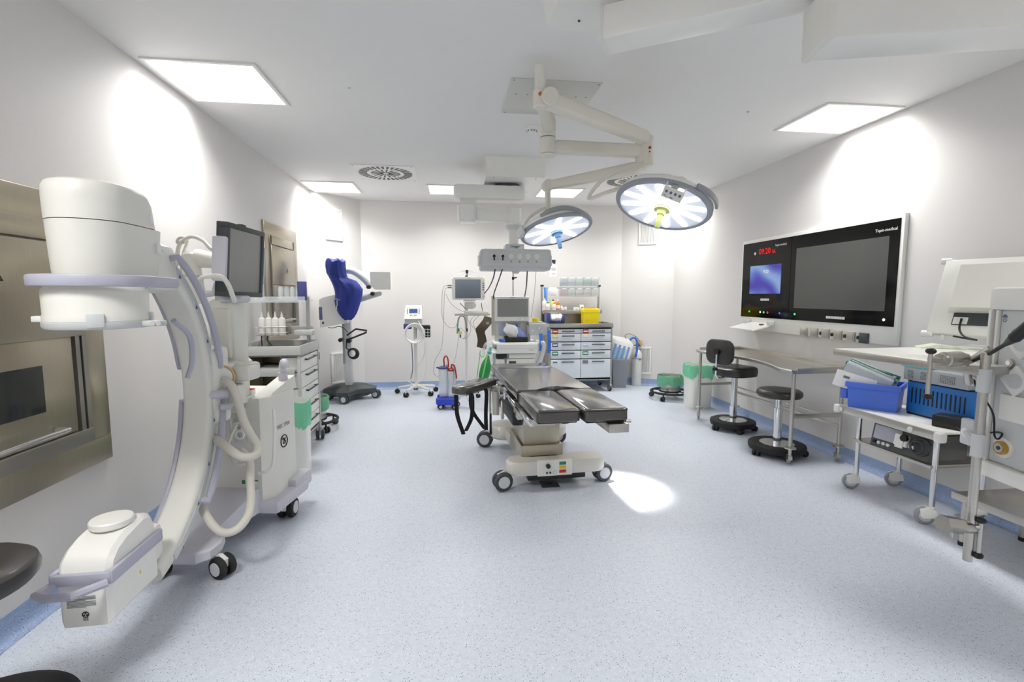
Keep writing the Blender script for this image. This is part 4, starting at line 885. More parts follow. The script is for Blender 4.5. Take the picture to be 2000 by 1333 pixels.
for (px, py) in ((682, 171), (1461, 218)):
    p = onz(px, py, H); m = MB(); m.lathe([(.010, 0), (.010, -.006), (.004, -.010)], seg=14)
    single('sprinkler_nozzle', m, LGREY, 'tiny round ceiling nozzle %s' % ('near the C-arm light panel' if px < 1000 else 'near the right wall light panel'), 'nozzle', p)
# ------------------------------------------------------------------ left side: instrument trolley, bins, stool
def rim_tray(t, x0, x1, y0, y1, z, h, name, mt, th=.012, parent=None):
    m = MB(); m.box2((x0, y0, z), (x1, y1, z+.006))
    for a, c in (((x0, y0), (x1, y0+th)), ((x0, y1-th), (x1, y1)), ((x0, y0+th), (x0+th, y1-th)), ((x1-th, y0+th), (x1, y1-th))): m.box2((a[0], a[1], z-.004), (c[0], c[1], z+h), .003)
    return t.part(name, m, mt, parent)
TX0, TX1, TY0, TY1, TZ = -1.80, -1.285, 4.27, 4.84, .90
t = Thing('instrument_trolley', 'grey open-front instrument trolley with side drawers, overshelf and steel tray top', 'trolley', ((TX0+TX1)/2, (TY0+TY1)/2, 0))
cx, cy = (TX0+TX1)/2, (TY0+TY1)/2; W2, D2_ = (TX1-TX0)/2, (TY1-TY0)/2
TGREY = mat('trolley_grey', rgb(192, 192, 188), .4); TOLIVE = mat('trolley_inner_olive', rgb(176, 178, 140), .45)
rim_tray(t, -W2-.02, W2+.02, -D2_-.02, D2_+.02, TZ, .085, 'tray_top', TGREY)
m = MB(); m.box2((-W2, D2_-.015, .16), (W2-.02, D2_, TZ), .002); m.box2((-W2, -D2_, .16), (-W2+.015, D2_, TZ), .002); m.box2((-W2, -D2_, .15), (W2, D2_, .17), .002); t.part('carcass', m, STEELH)
m = MB(); m.box2((W2-.16, -D2_+.04, .17), (W2-.15, D2_-.015, TZ), .002); t.part('inner_panel', m, TOLIVE)
for (sx, sy) in ((1, 1), (1, -1), (-1, 1), (-1, -1)):
    m = MB(); m.box2((sx*W2-.012, sy*D2_-.012, .12), (sx*W2+.012, sy*D2_+.012, TZ), .003); t.part('post', m, TGREY)
    castor(t, (sx*(W2), sy*(D2_), .13), .05, .045, PI/2+.3, MGREY, DGREY, MGREY)
nd = 5; zs = [.19, .33, .47, .61, .75, .885]
for k in range(nd):
    m = MB(); m.box2((W2-.14, -D2_+.02, zs[k]+.004), (W2+.006, D2_-.02, zs[k+1]-.004), .004); dr = t.part('drawer', m, WHITE)
    m = MB(); z = zs[k+1]-.035; m.cyl((W2+.03, -D2_+.13, z), (W2+.03, D2_-.13, z), .008, seg=8)
    for y in (-D2_+.15, D2_-.15): m.cyl((W2+.004, y, z), (W2+.03, y, z), .007, seg=8)
    t.part('handle', m, DGREY, dr)
m = MB(); m.box2((-W2+.03, -D2_-.03, .765), (W2-.03, D2_-.1, .78), .003); m.box2((-W2+.03, -D2_-.035, .73), (W2-.03, -D2_-.02, .80), .004); t.part('pull_out_shelf', m, TGREY)
m = MB(); m.box2((W2-.002, D2_+.008, .79), (W2+.014, D2_+.034, .86), .004); t.part('side_catch', m, DGREY)
for x in (-W2+.06, W2-.06):
    m = MB(); m.box2((x-.016, D2_-.05, TZ), (x+.016, D2_-.02, 1.40), .004); t.part('upright', m, TGREY)
m = MB(); m.box2((-W2+.04, D2_-.04, 1.05), (W2-.02, D2_-.02, 1.12), .004); m.box2((.10, D2_-.16, 1.04), (W2+.01, D2_-.06, 1.09), .01); t.part('rail', m, TGREY)
t.part('overshelf', MB().box2((-W2+.02, D2_-.26, 1.355), (W2-.02, D2_-.0, 1.365)).box2((-W2+.02, D2_-.265, 1.345), (W2-.02, D2_-.255, 1.40), .002), CLEAR)
m = MB(); m.box2((-W2+.036, D2_-.075, 1.06), (-W2+.084, D2_-.045, 1.14), .004); t.part('clip', m, BLACK)
def put(x, y, z, tx, ty): return (cx+tx, cy+ty, z)
# things on the trolley
g = 'white squeeze bottles in the trolley rack'
for k in range(4):
    m = MB(); m.lathe([(.027, 0), (.030, .004), (.030, .13), (.026, .15), (.011, .162), (.010, .18), (.006, .20), (.003, .215)], seg=16)
    single('squeeze_bottle', m, WHITE, 'white squeeze bottle in the wire rack of the trolley', 'bottle', (cx-.17+k*.058, cy+.11, 1.05), 0, g)
t2 = Thing('bottle_rack', 'small wire rack holding white squeeze bottles above the trolley tray', 'rack', (cx-.083, cy+.11, 1.05))
m = MB()
for z in (.02, .075): m.tube([(-.13, -.035, z), (.13, -.035, z), (.13, .05, z), (-.13, .05, z)], .003, 6, closed=True)
t2.part('wire', m, CHROME)
m = MB(); m.box2((-.13, -.035, -.006), (.13, .10, -.0005), .002); m.box2((-.13, .09, -.006), (.13, .10, .1)); t2.part('floor_plate', m, STEEL)
for k in range(5):
    x = -.02+k*.053
    m = MB(); m.lathe([(.022, 0), (.023, .004), (.023, .10), (.018, .115), (.018, .125), (.004, .127)], seg=14)
    single('plastic_tub', m, CLEAR if k % 2 else LGREY, ('clear' if k % 2 else 'pale grey') + ' plastic tub on the trolley overshelf', 'tub', (cx+x, cy+D2_-.10, 1.366), 0, 'tubs on the trolley overshelf')
m = MB(); m.box2((-.04, -.012, 0), (.04, .012, .17), .003); single('card_box', m, NAVY, 'upright navy card box on the trolley overshelf', 'box', (cx+.205, cy+D2_-.22, 1.366))
m = MB(); m.tube([(-.16, -.1, .0), (-.14, -.1, .02), (-.05, -.08, .03), (.05, -.02, .012), (.12, .06, .016), (.17, .1, .012), (.12, .13, .01), (.06, .08, .014), (.15, .05, .014), (.19, .1, .012), (.10, .16, .01), (.0, .12, .012), (-.08, .15, .01), (.05, .17, .016), (.16, .14, .018)], .006, 6, smooth=5)
single('black_cable', m, BLACK, 'coiled black cable lying in the trolley tray', 'cable', (cx+.02, cy+.04, TZ+.007))
t4 = Thing('hand_set', 'pale grey handset with two black leads in the trolley tray', 'handset', (cx-.06, cy-.10, TZ+.007))
t4.part('grip', MB().prism(rrect(.20, .10, .03), 0, .05, bev=.012), LGREY)
for (x0, x1) in ((-.09, -.05), (-.04, .03)): t4.part('lead', MB().tube([(x1, 0, .045), (x1-.01, .05, .06), (x0, .13, .10), (x0-.02, .19, .135)], .007, 6, smooth=4), BLACK)
m = MB(); m.box2((-.15, -.09, 0), (.15, .09, .006)); m.box2((-.13, -.07, .006), (.16, .1, .012)); m.box2((.0, -.05, .012), (.14, .09, .017)); t3 = Thing('paper_stack', 'loose printed papers on the pull-out trolley shelf', 'papers', (cx+.05, cy-.13, .781))
t3.part('sheets', m, PAPER); t3.part('blue_sheet', MB().box2((.04, -.02, .0172), (.13, .06, .0185)), mat('pale_blue_paper', rgb(176, 204, 234), .7)); t3.part('print', MB().box2((.02, -.085, .0062), (.11, -.074, .0068)), INK)

def bag_rim(t, poly_fn, z0, z1, z2, flare=1.06, name='liner_bag', n=72):
    """film liner folded over a rim: inside, over the edge and hanging outside, crumpled"""
    m = MB(); rnd_ = random.Random(hash(name) & 7)
    def ring(sc, z, j):
        out = []
        for i, (x, y) in enumerate(poly_fn(n)):
            a = i*2*PI/n; f = sc*(1+j*(.035*math.sin(5*a+sc*9)+.03*math.sin(11*a+z*9)+.02*math.sin(17*a-z*21))); out.append(Vector((x*f, y*f, z+j*(.016*math.sin(3*a+1)+.012*math.sin(8*a)))))
        return out
    m.loft([ring(.90, z0, .6), ring(.94, (z0+z2)/2, .6), ring(.99, z2-.004, .3), ring(1.015, z2+.004, .3), ring(1.03, z2-.01, .3), ring(flare, z2*.6+z1*.4, .9), ring(flare*1.01, z2*.3+z1*.7, 1.), ring(flare*.97, z1, 1.)], cap0=False, cap1=False)
    return t.part(name, m, BAG)
def sq(hx, hy):
    def f(n):
        out = []
        for i in range(n):
            a = 2*PI*i/n; c, s = math.cos(a), math.sin(a); k = (abs(c)**5+abs(s)**5)**(-1/5); out.append((hx*c*k, hy*s*k))
        return out
    return f
def circ(r): return lambda n: [(r*math.cos(2*PI*i/n), r*math.sin(2*PI*i/n)) for i in range(n)]
def waste_bin(loc, rz, hx, hy, hh, label, fold):
    t = Thing('waste_bin', label, 'waste bin', loc, rz); m = MB(); pts = sq(hx, hy)(32); out = [[Vector((x*k, y*k, z)) for x, y in pts] for k, z in ((.90, 0), (.92, .01), (1., hh), (.96, hh), (.88, .02))]
    m.loft(out, cap1=True); t.part('bin_body', m, WHITE); bag_rim(t, sq(hx, hy), hh*.45, hh-fold, hh); return t
p = onz(582, 925); waste_bin((p.x-.02, p.y+.03, 0), math.radians(8), .115, .12, .585, 'white square waste bin with a green liner behind the C-arm cart', .19)
def kick_bucket(loc, label, r=.15, hh=.26, ring_r=.24):
    t = Thing('kick_bucket', label, 'waste bucket', loc); m = MB(); m.lathe([(r*.72, .085), (r*.8, .09), (r, .085+hh), (r*.97, .085+hh), (r*.76, .10)], seg=32); t.part('bucket', m, STEEL)
    bag_rim(t, circ(r), .2, .085+hh-.13, .085+hh+.004)
    m = MB(); m.torus((0, 0, .10), ring_r, .016, 36, 8); m.torus((0, 0, .11), r*.86, .008, 30, 6)
    for k in range(4): a = PI/4+k*PI/2; m.cyl((r*.8*math.cos(a), r*.8*math.sin(a), .105), (ring_r*math.cos(a), ring_r*math.sin(a), .10), .007, seg=8)
    t.part('bumper_ring', m, RUBBER)
    for k in range(4):
        a = PI/4+k*PI/2; castor(t, (ring_r*.96*math.cos(a), ring_r*.96*math.sin(a), .09), .032, .03, a, BLACK, RUBBER, DGREY)
    return t
p = onz(617, 838); kick_bucket((p.x-.02, 5.25, 0), 'steel kick bucket with green liner behind the instrument trolley')

# ------------------------------------------------------------------ round stools and the operator chair
def stool_base(t, R, zr=.085):
    m = MB(); m.lathe([(R*.62, zr+.012), (R*.90, zr+.016), (R*.985, zr+.008), (R, zr-.012), (R*.97, zr-.04), (R*.9, zr-.045), (R*.88, zr-.02), (R*.62, zr-.004)], seg=48, cap0=False, cap1=False); o = t.part('foot_ring', m, RUBBER)
    m = MB()
    for k in range(5): a = 2*PI*k/5+.4; m.box((0, R*.45, zr-.012), (.05, R*.9, .03), .006, M=Matrix.Rotation(a, 4, 'Z'))
    t.part('spokes', m, BLACK)
    m = MB(); m.lathe([(R*.60, zr+.004), (R*.60, zr+.014), (R*.2, zr+.028), (.03, zr+.032)], seg=40); t.part('cover_plate', m, CHROME)
    for k in range(5):
        a = 2*PI*k/5+.4+PI/2; castor(t, (R*.86*math.cos(a), R*.86*math.sin(a), zr-.03), .028, .034, a+.6, BLACK, RUBBER, BLACK)
def stool(loc, label, R, seat_z, seat_r, z_base=.085):
    t = Thing('stool', label, 'stool', loc); stool_base(t, R, z_base)
    m = MB(); m.cyl((0, 0, z_base+.02), (0, 0, seat_z-.16), .034, seg=20); m.cyl((0, 0, seat_z-.17), (0, 0, seat_z-.05), .026, seg=18); t.part('gas_column', m, CHROME)
    m = MB(); m.lathe([(seat_r*.6, -.058), (seat_r*.93, -.055), (seat_r*.99, -.04), (seat_r, -.025), (seat_r*.97, -.006), (seat_r*.88, .006), (seat_r*.6, .009), (.01, .010)], (0, 0, seat_z), 44); t.part('seat', m, VINYL)
    return t
p = onz(1517, 868, .085); stool((p.x, p.y, 0), 'low backless stool with round black seat and chrome column under the steel table', .235, .575, .185)
t = Thing('operator_chair', 'black operator chair with small backrest and chrome column by the steel table', 'chair', (onz(1431, 822, .09).x, onz(1431, 822, .09).y, 0), math.radians(-72))
stool_base(t, .225, .09)     # local +y = sitter's front
m = MB(); m.cyl((0, 0, .1), (0, 0, .25), .036, seg=20); m.cyl((0, 0, .24), (0, 0, .57), .028, seg=18); t.part('gas_column', m, CHROME)
m = MB(); R = []
for (k, z) in ((.80, .572), (.97, .580), (1.0, .605), (.97, .640), (.86, .655), (.4, .650)):
    R.append([V(x*k, y*k, z+(.016*(abs(x)/.2)**2+.014*(y/.2)*(1 if y > 0 else -.6) if z > .6 else 0)) for x, y in rrect(.40, .40, .15, 6)])
m.loft(R); t.part('seat', m, VINYL)
m = MB(); R = []
for (y, k) in ((-.262, .9), (-.256, .98), (-.235, 1.), (-.216, .97), (-.210, .85)):
    R.append([V(x*k, y+.10*x*x*3, .835+z*k) for x, z in rrect(.33, .255, .09, 6)])
m.loft(R); t.part('backrest', m, VINYL)
m = MB(); m.tube([V(0, -.10, .565), V(0, -.24, .565), V(0, -.272, .60), V(0, -.272, .84)], .011, 10); t.part('back_post', m, CHROME)
m = MB(); m.cyl((0, -.268, .84), (0, -.285, .84), .03, seg=14); m.cyl((0, -.272, .66), (-.0, -.305, .66), .018, seg=12); t.part('adjust_knob', m, BLACK)
q = fd(0, 1110, 1.50)
t = stool((-1.44, 1.50, 0), 'black round-seated stool beside the C-arm tube, half out of view', .27, .615, .20, .10)
# ------------------------------------------------------------------ surgical microscope under a blue cover
p = ony(684, 750, 6.68); MX, MY = p.x, 6.68
t = Thing('surgical_microscope', 'floor-stand surgical microscope with blue fabric cover and dark grey castor base', 'microscope', (MX, MY, 0))
Wd = dict(world=True)
cs = [onz(668, 790), onz(736, 777), onz(634, 781)]; cs.append(Vector((cs[1].x+cs[2].x-cs[0].x, 7.02, 0))); order = [cs[0], cs[1], cs[3], cs[2]]
ctr = sum(order, Vector())/4
def star(k, kin, z):
    out = []
    for i in range(4):
        a = order[i]; b = order[(i+1) % 4]; d = (a-ctr); n = Vector((-d.y, d.x, 0)).normalized()
        out += [ctr+d*k+n*-.07*k*1.2, ctr+d*k+n*.07*k*1.2, ctr+((a+b)/2-ctr)*kin]
    return [Vector((v.x, v.y, z)) for v in out]
m = MB(); m.loft([star(.62, .62, .045), star(.98, .80, .10), star(1.0, .80, .15), star(.55, .75, .205), star(.25, .4, .215)]); t.part('base', m, mat('charcoal_green', rgb(66, 74, 74), .45), **Wd)
for v in order:
    d = v-ctr; l = t.inv @ v; castor(t, (l.x-d.x*.1, l.y-d.y*.1, .11), .058, .05, -.35, DGREY, DGREY, LGREY)
def col(px, y0, y1, Y, w, d, mt, nm, bev=.006):
    a = ony(px, y0, Y); b = ony(px, y1, Y); m = MB(); m.box2((a.x-w/2, Y-d/2, b.z), (a.x+w/2, Y+d/2, a.z), bev); return t.part(nm, m, mt, **Wd)
p = ony(674, 620, MY)
m = MB(); m.box2((MX-.06, MY-.05, .19), (MX+.035, MY+.06, 1.22), .008); cl = t.part('column', m, LGREY, **Wd)
m = MB(); m.box2((MX-.07, MY-.06, .5), (MX-.045, MY-.03, 1.2), .004); t.part('cable_channel', m, MGREY, cl, **Wd)
a = ony(625, 586, 6.55); b = ony(668, 640, 6.55)
m = MB(); m.loft([[V(a.x, y, b.z), V(b.x+.08, y, b.z+.06), V(b.x+.08, y, a.z+.10), V(a.x+.05, y, a.z+.03), V(a.x, y, a.z)] for y in (6.5, 6.78)]); bx = t.part('control_box', m, WHITE, **Wd)
s0 = ony(627, 600, 6.5); s1 = ony(633, 625, 6.5); m = MB(); m.box2((a.x-.006, 6.51, s1.z), (a.x+.035, 6.497, s0.z), .002); t.part('control_display', m, MARKB, bx, **Wd)
m = MB(); q = ony(631, 631, 6.5); m.box((q.x, 6.498, q.z), (.02, .004, .03)); t.part('switch', m, BLACK, bx, **Wd)
t.part('lower_arm', bar(ony(655, 598, 6.62), ony(745, 573, 6.58), .10, .11, .08, .055), LGREY, **Wd)
m = MB(); m.tube([ony(668, 528, 6.6), ony(690, 530, 6.6), ony(710, 543, 6.58), ony(724, 558, 6.56)], .05, 10, smooth=4); t.part('upper_arm', m, LGREY, **Wd)
a = ony(724, 532, 6.55); b = ony(764, 566, 6.55)
m = MB(); m.loft([[V(a.x, y, b.z+.05), V(a.x+.05, y, b.z), V(b.x, y, b.z), V(b.x, y, a.z), V(a.x, y, a.z)] for y in (6.50, 6.70)]); hd = t.part('lamp_housing', m, WHITE, **Wd)
for (x, y) in ((719, 561), (727, 574), (664, 665), (681, 667)):
    q = ony(x, y, 6.5); m = MB(); m.cyl((q.x, 6.5, q.z), (q.x, 6.60, q.z), .026, seg=14, bev=.004); t.part('clamp_knob', m, BLACK, **Wd)
rows = [(507, 637, 667), (511, 636, 674), (522, 636, 675), (534, 638, 676), (543, 643, 680), (550, 647, 696), (558, 651, 702), (567, 654, 708), (578, 655, 707), (590, 654, 704), (602, 656, 700), (612, 661, 696), (619, 667, 692), (624, 673, 687)]
m = MB(); R = []; n = 36
for k, (y, x0, x1) in enumerate(rows):
    c = ony((x0+x1)/2, y, 6.42); hw = abs(ony(x1, y, 6.42).x-ony(x0, y, 6.42).x)/2
    R.append([Vector((c.x+hw*math.cos(a)*(1+.035*math.sin(9*a+k*.8)), 6.42+hw*.72*math.sin(a)*(1+.10*math.sin(7*a+k*1.1)+.06*math.sin(13*a-k*.7)), c.z+.012*math.sin(5*a+k))) for a in [2*PI*i/n for i in range(n)]])
m.loft(R); cv = t.part('dust_cover', m, BLUEC, **Wd)
m = MB()
for (x, y, l, vert) in ((657, 584, 12, 0), (656.5, 590, 12, 1), (663, 592, 10, 1), (666, 586, 5, 0), (662, 600, 6, 1), (659, 604, 8, 0)):
    a = ony(x, y, 6.40); hw = .0; s_ = l*.0068; q = Vector((a.x, 6.27, a.z)); m.box(q, (.006, .012, s_) if vert else (s_, .012, .006))
t.part('cover_print', m, WHITEINK, cv, **Wd)
m = MB(); m.tube([ony(678, 655, 6.55), ony(695, 643, 6.45), ony(716, 646, 6.4), ony(715, 650, 6.4), ony(690, 660, 6.5), ony(677, 664, 6.6)], .012, 8); t.part('grip_bar', m, BLACK, **Wd)
m = MB()
for k in range(5): m.torus((0, 0, 0), .05+.006*k, .006, 18, 6, M=face_m(ony(688+k*.6, 691, 6.52+k*.012), (.6, -1, .1*k)))
m.tube([ony(677, 664, 6.6), ony(676, 680, 6.58), ony(684, 686, 6.55)], .008, 6); t.part('coiled_cable', m, BLACK, **Wd)
m = MB(); m.tube([ony(641, 640, 6.5), ony(650, 641, 6.48), ony(662, 638, 6.55), ony(672, 642, 6.5), ony(679, 650, 6.5)], .005, 6, smooth=4); t.part('lead', m, BLACK, **Wd)

# ------------------------------------------------------------------ white device on a castor stand
p = onz(815, 769); DX, DY = p.x, p.y
t = Thing('tourniquet_unit', 'white control unit with blue display on a slim castor stand by the back wall', 'medical device', (DX, DY, 0))
def zy(y, Y=DY): return ony(812, y, Y).z
PX = ony(812, 690, DY).x
m = MB(); m.cyl((PX, DY, .08), (PX, DY, zy(632)), .026, seg=16); t.part('pole', m, OFFW, **Wd)
a = ony(791, 597, DY-.05); b = ony(824, 623, DY-.05)
m = MB(); m.loft([[V(a.x-.01, DY-.12, b.z), V(b.x+.004, DY-.12, b.z), V(b.x+.004, DY+.05, b.z), V(a.x-.01, DY+.05, b.z)], [V(a.x+.006, DY-.03, a.z), V(b.x, DY-.03, a.z), V(b.x, DY+.06, a.z), V(a.x+.006, DY+.06, a.z)]]); hd = t.part('control_head', m, WHITE, **Wd)
nrm = Vector((0, -(a.z-b.z), .09)).normalized(); cfm = Vector(((a.x+b.x)/2, DY-.078, (a.z+b.z)/2+.0)); MF = face_m(cfm, nrm)
m = MB(); m.box((0, .02, .001), (.115, .062, .004), M=MF); t.part('display', m, LCD, hd, **Wd)
for sx in (-1, 1):
    m = MB()
    for k in range(4): m.box((sx*.082, .052-k*.022, .001), (.016, .008, .004), M=MF)
    for k in range(2): m.box((sx*.03+k*.02-.01, -.045, .001), (.014, .009, .004), M=MF)
    t.part('button_column', m, GREYINK, hd, **Wd)
m = MB(); m.box2((a.x-.005, DY-.10, zy(633)), (b.x, DY+.05, b.z), .008); t.part('lower_body', m, LGREY, **Wd)
m = MB(); m.box((PX-.10, DY-.06, zy(637)), (.11, .08, .08), .01); t.part('navy_cuff', m, NAVY, **Wd)
m = MB(); m.box((PX+.13, DY-.03, zy(640)), (.17, .12, .07), .02); m.box((PX+.16, DY-.03, zy(652)), (.10, .12, .10), .01); t.part('black_pouch', m, BLACK, **Wd)
m = MB()
for k in range(4): m.box((PX+.10+.04*k, DY-.10, zy(650)), (.008, .01, .13))
for k in range(3): m.box((PX+.16, DY-.10, zy(643+k*6)), (.14, .01, .006))
t.part('wire_basket', m, LGREY, **Wd)
m = MB()
for k in range(4): m.torus((0, 0, 0), .10+.012*k, .010, 26, 7, M=face_m((PX-.03+.01*k, DY-.12-.012*k, zy(650)), (.1*(k-1.5), -1, .08)))
m.tube([(PX+.05, DY-.1, zy(626)), (PX+.1, DY-.16, zy(640)), (PX+.14, DY-.15, zy(660)), (PX+.13, DY-.12, zy(690)), (PX+.07, DY-.1, zy(705)), (PX+.03, DY-.06, zy(715))], .007, 6, smooth=5); m.tube([(PX+.14, DY-.15, zy(660)), (PX+.16, DY-.14, zy(700)), (PX+.12, DY-.1, zy(735)), (PX-.02, DY-.1, zy(748)), (PX-.12, DY-.14, zy(740))], .006, 6, smooth=5)
t.part('white_hose', m, WHITE, **Wd)
m = MB(); m.tube([(PX-.05, DY-.1, zy(665)), (PX-.04, DY-.1, zy(690)), (PX-.04, DY-.1, zy(720)), (PX-.07, DY-.1, zy(738))], .007, 6, smooth=4); t.part('blue_hose', m, MARKB, **Wd)
m = MB()
feet = []
for k in range(5):
    a_ = math.radians(-90-28+72*k); e = V(.27*math.cos(a_), .27*math.sin(a_), .085); feet.append((e, a_)); m.tube([V(PX-DX, 0, .115), V((e.x+PX-DX)*.5, e.y*.5, .105), e], .02, 8, rs=[.028, .02, .016])
t.part('star_base', m, OFFW)
for e, a_ in feet: castor(t, (e.x, e.y, .08), .034, .034, a_, LGREY, RUBBER, BLACK)

# ------------------------------------------------------------------ suction canister trolley
p = onz(874, 797); SX_, SY_ = p.x, p.y
t = Thing('suction_trolley', 'blue-based suction trolley with clear canister and red tubing', 'suction unit', (SX_, SY_, 0), math.radians(-12))
m = MB(); m.prism(rrect(.26, .24, .05), .055, .14, bev=.012); m.box2((-.13, -.02, .13), (-.03, .12, .165), .015); t.part('base', m, mat('royal_blue_plastic', rgb(44, 66, 196), .4))
for (x, y) in ((-.09, -.09), (.09, -.09), (-.09, .09), (.09, .09)): castor(t, (x, y, .07), .032, .03, .5, BLACK, RUBBER, LGREY)
m = MB(); m.lathe([(.05, .14), (.055, .15), (.062, .50), (.058, .50), (.052, .16)], (-.045, -.01, 0), 24); t.part('canister', m, CLEAR); 
m = MB(); m.lathe([(.046, .15), (.048, .47), (.046, .47), (.044, .16)], (.05, .015, 0), 20); t.part('canister', m, CLEAR)
m = MB(); m.box2((.075, -.01, .14), (.11, .03, .56), .008); m.box2((-.02, .04, .14), (.0, .06, .55), .004); t.part('post', m, LGREY)
m = MB(); m.lathe([(.066, .50), (.066, .52), (.03, .535), (.005, .535)], (-.045, -.01, 0), 24); m.box((-.10, -.02, .515), (.06, .04, .015), .004); t.part('lid', m, NAVY)
m = MB(); m.lathe([(.05, .47), (.05, .49), (.02, .51), (.004, .51)], (.05, .015, 0), 20); t.part('lid', m, RED)
m = MB(); m.tube([(-.03, -.01, .53), (-.035, -.01, .62), (-.01, -.01, .66), (.015, -.01, .62), (.02, 0, .52)], .009, 8, smooth=5); m.tube([(.05, .01, .50), (.06, .0, .55), (.1, -.02, .53), (.12, -.03, .44), (.125, -.03, .38)], .009, 8, smooth=5); t.part('red_tube', m, RED)
m = MB(); m.tube([(.14, .05, .10), (.19, .05, .2), (.24, .03, .17), (.27, .0, .10)], .014, 8, smooth=4); t.part('push_bracket', m, WHITE)

# ------------------------------------------------------------------ patient monitor on a pole
p = onz(911, 752); QX, QY = ony(911, 690, 6.75).x, 6.75
t = Thing('monitor_stand', 'slim white floor pole with horizontal rail carrying a patient monitor', 'stand', (QX, QY, 0))
m = MB(); zt = ony(911, 600, QY).z; m.cyl((QX, QY, .05), (QX, QY, zt), .024, seg=16); t.part('pole', m, WHITE, **Wd)
m = MB()
for k in range(4): a_ = PI/4+k*PI/2; m.tube([V(0, 0, .07), V(.2*math.cos(a_), .2*math.sin(a_), .065)], .018, 8)
t.part('foot', m, WHITE)
for k in range(4): a_ = PI/4+k*PI/2; castor(t, (.2*math.cos(a_), .2*math.sin(a_), .065), .028, .026, a_, LGREY, RUBBER, BLACK)
a = ony(888, 616, 6.62); b = ony(957, 611, 6.62)
m = MB(); m.box2((a.x, 6.62, a.z-.008), (b.x, 6.65, a.z+.022), .004); rl = t.part('rail', m, STEEL, **Wd)
m = MB(); c = ony(917, 600, 6.62); m.box2((QX-.03, 6.60, a.z), (b.x-.02, 6.72, a.z+.055), .01); m.box((c.x, 6.68, c.z+.02), (.13, .10, .09), .015); m.cyl((c.x+.05, 6.62, c.z+.02), (c.x+.05, 6.72, c.z+.02), .04, seg=16); m.box((c.x, 6.66, c.z+.085), (.16, .12, .02), .005); t.part('swivel_mount', m, OFFW, **Wd)
zb = c.z+.095
a = ony(882, 541, 6.60); b = ony(948, 592, 6.60); MWX, MHZ = b.x-a.x, a.z-zb
t = Thing('patient_monitor', 'white patient monitor with dark blank screen on the slim pole', 'monitor', ((a.x+b.x)/2, 6.64, zb))
m = MB(); m.loft([[V(x, y, MHZ/2+z) for x, z in rrect(MWX*k, MHZ*k, .03, 4)] for y, k in ((.12, .86), (.07, .97), (-.04, 1.), (-.055, .97))]); bd = t.part('housing', m, WHITE)
s0 = ony(889, 546, 6.585); s1 = ony(939, 583, 6.585)
m = MB(); m.box2((s0.x, 6.582, s1.z), (s1.x, 6.588, s0.z), .002); t.part('screen', m, SCREENBL, bd, **Wd)
for k, (x, y, r, mt) in enumerate(((944.5, 579, .018, LGREY),)):
    q = ony(x, y, 6.58); m = MB(); m.cyl((q.x, 6.588, q.z), (q.x, 6.57, q.z), r, seg=16); t.part('rotary_knob', m, mt, bd, **Wd)
for (y, mt) in ((549, SIGNY), (554, MARKB), (558, MARKB), (562, MARKB), (566, MARKB)):
    q = ony(944, y, 6.584); m = MB(); m.box((q.x, 6.584, q.z), (.022, .004, .012)); t.part('key', m, mt, bd, **Wd)
text(t, 'maker_lettering', 'DATEX', .016, t.inv @ face_m(ony(916, 543.5, 6.583), (0, -1, 0)), GREYINK, bd)
q = ony(912, 531, 6.62)
m = MB(); m.tube([(q.x-.11, 6.62, q.z+.0), (q.x-.13, 6.62, q.z-.03), (q.x-.10, 6.62, q.z-.03), (q.x-.06, 6.62, q.z+.01), (q.x+.06, 6.62, q.z+.01), (q.x+.1, 6.62, q.z-.03), (q.x+.13, 6.62, q.z-.03), (q.x+.11, 6.62, q.z)], .004, 6); t.part('hook_bar', m, CHROME, **Wd)
m = MB(); m.cyl((q.x, 6.62, q.z-.09), (q.x, 6.62, q.z+.0), .006, seg=8); m.box((q.x, 6.62, q.z), (.035, .03, .045), .005); m.box((q.x-.008, 6.62, q.z-.06), (.04, .03, .015), .004); t.part('hook_clamp', m, BLACK, **Wd)
for y in (558, 562):
    m = MB(); p0 = ony(882, y, 6.60); m.cyl(p0, ony(874, y, 6.60), .009, seg=8); t.part('cable_plug', m, GREYINK, **Wd)
m = MB(); m.tube([ony(x, y, 6.57) for x, y in ((875, 558), (866, 562), (863, 590), (864, 620), (875, 638), (888, 640), (893, 632))], .0032, 5, smooth=5); m.tube([ony(x, y, 6.57) for x, y in ((875, 562), (869, 568), (867, 600), (866, 640), (862, 680), (850, 704), (847, 725), (852, 735), (862, 733))], .0032, 5, smooth=5)
m.tube([ony(x, y, 6.56) for x, y in ((871, 575), (880, 592), (896, 605), (920, 613), (940, 615))], .0032, 5, smooth=5); m.tube([ony(x, y, 6.56) for x, y in ((896, 650), (893, 680), (888, 705), (882, 722))], .0028, 5, smooth=5); t.part('sensor_lead', m, CABLE, **Wd)
m = MB(); m.tube([ony(x, y, 6.6) for x, y in ((898, 592), (904, 598), (909, 603))], .005, 6, smooth=3); m.tube([ony(x, y, 6.6) for x, y in ((940, 592), (941, 600), (943, 608))], .005, 6, smooth=3); t.part('power_lead', m, BLACK, **Wd)
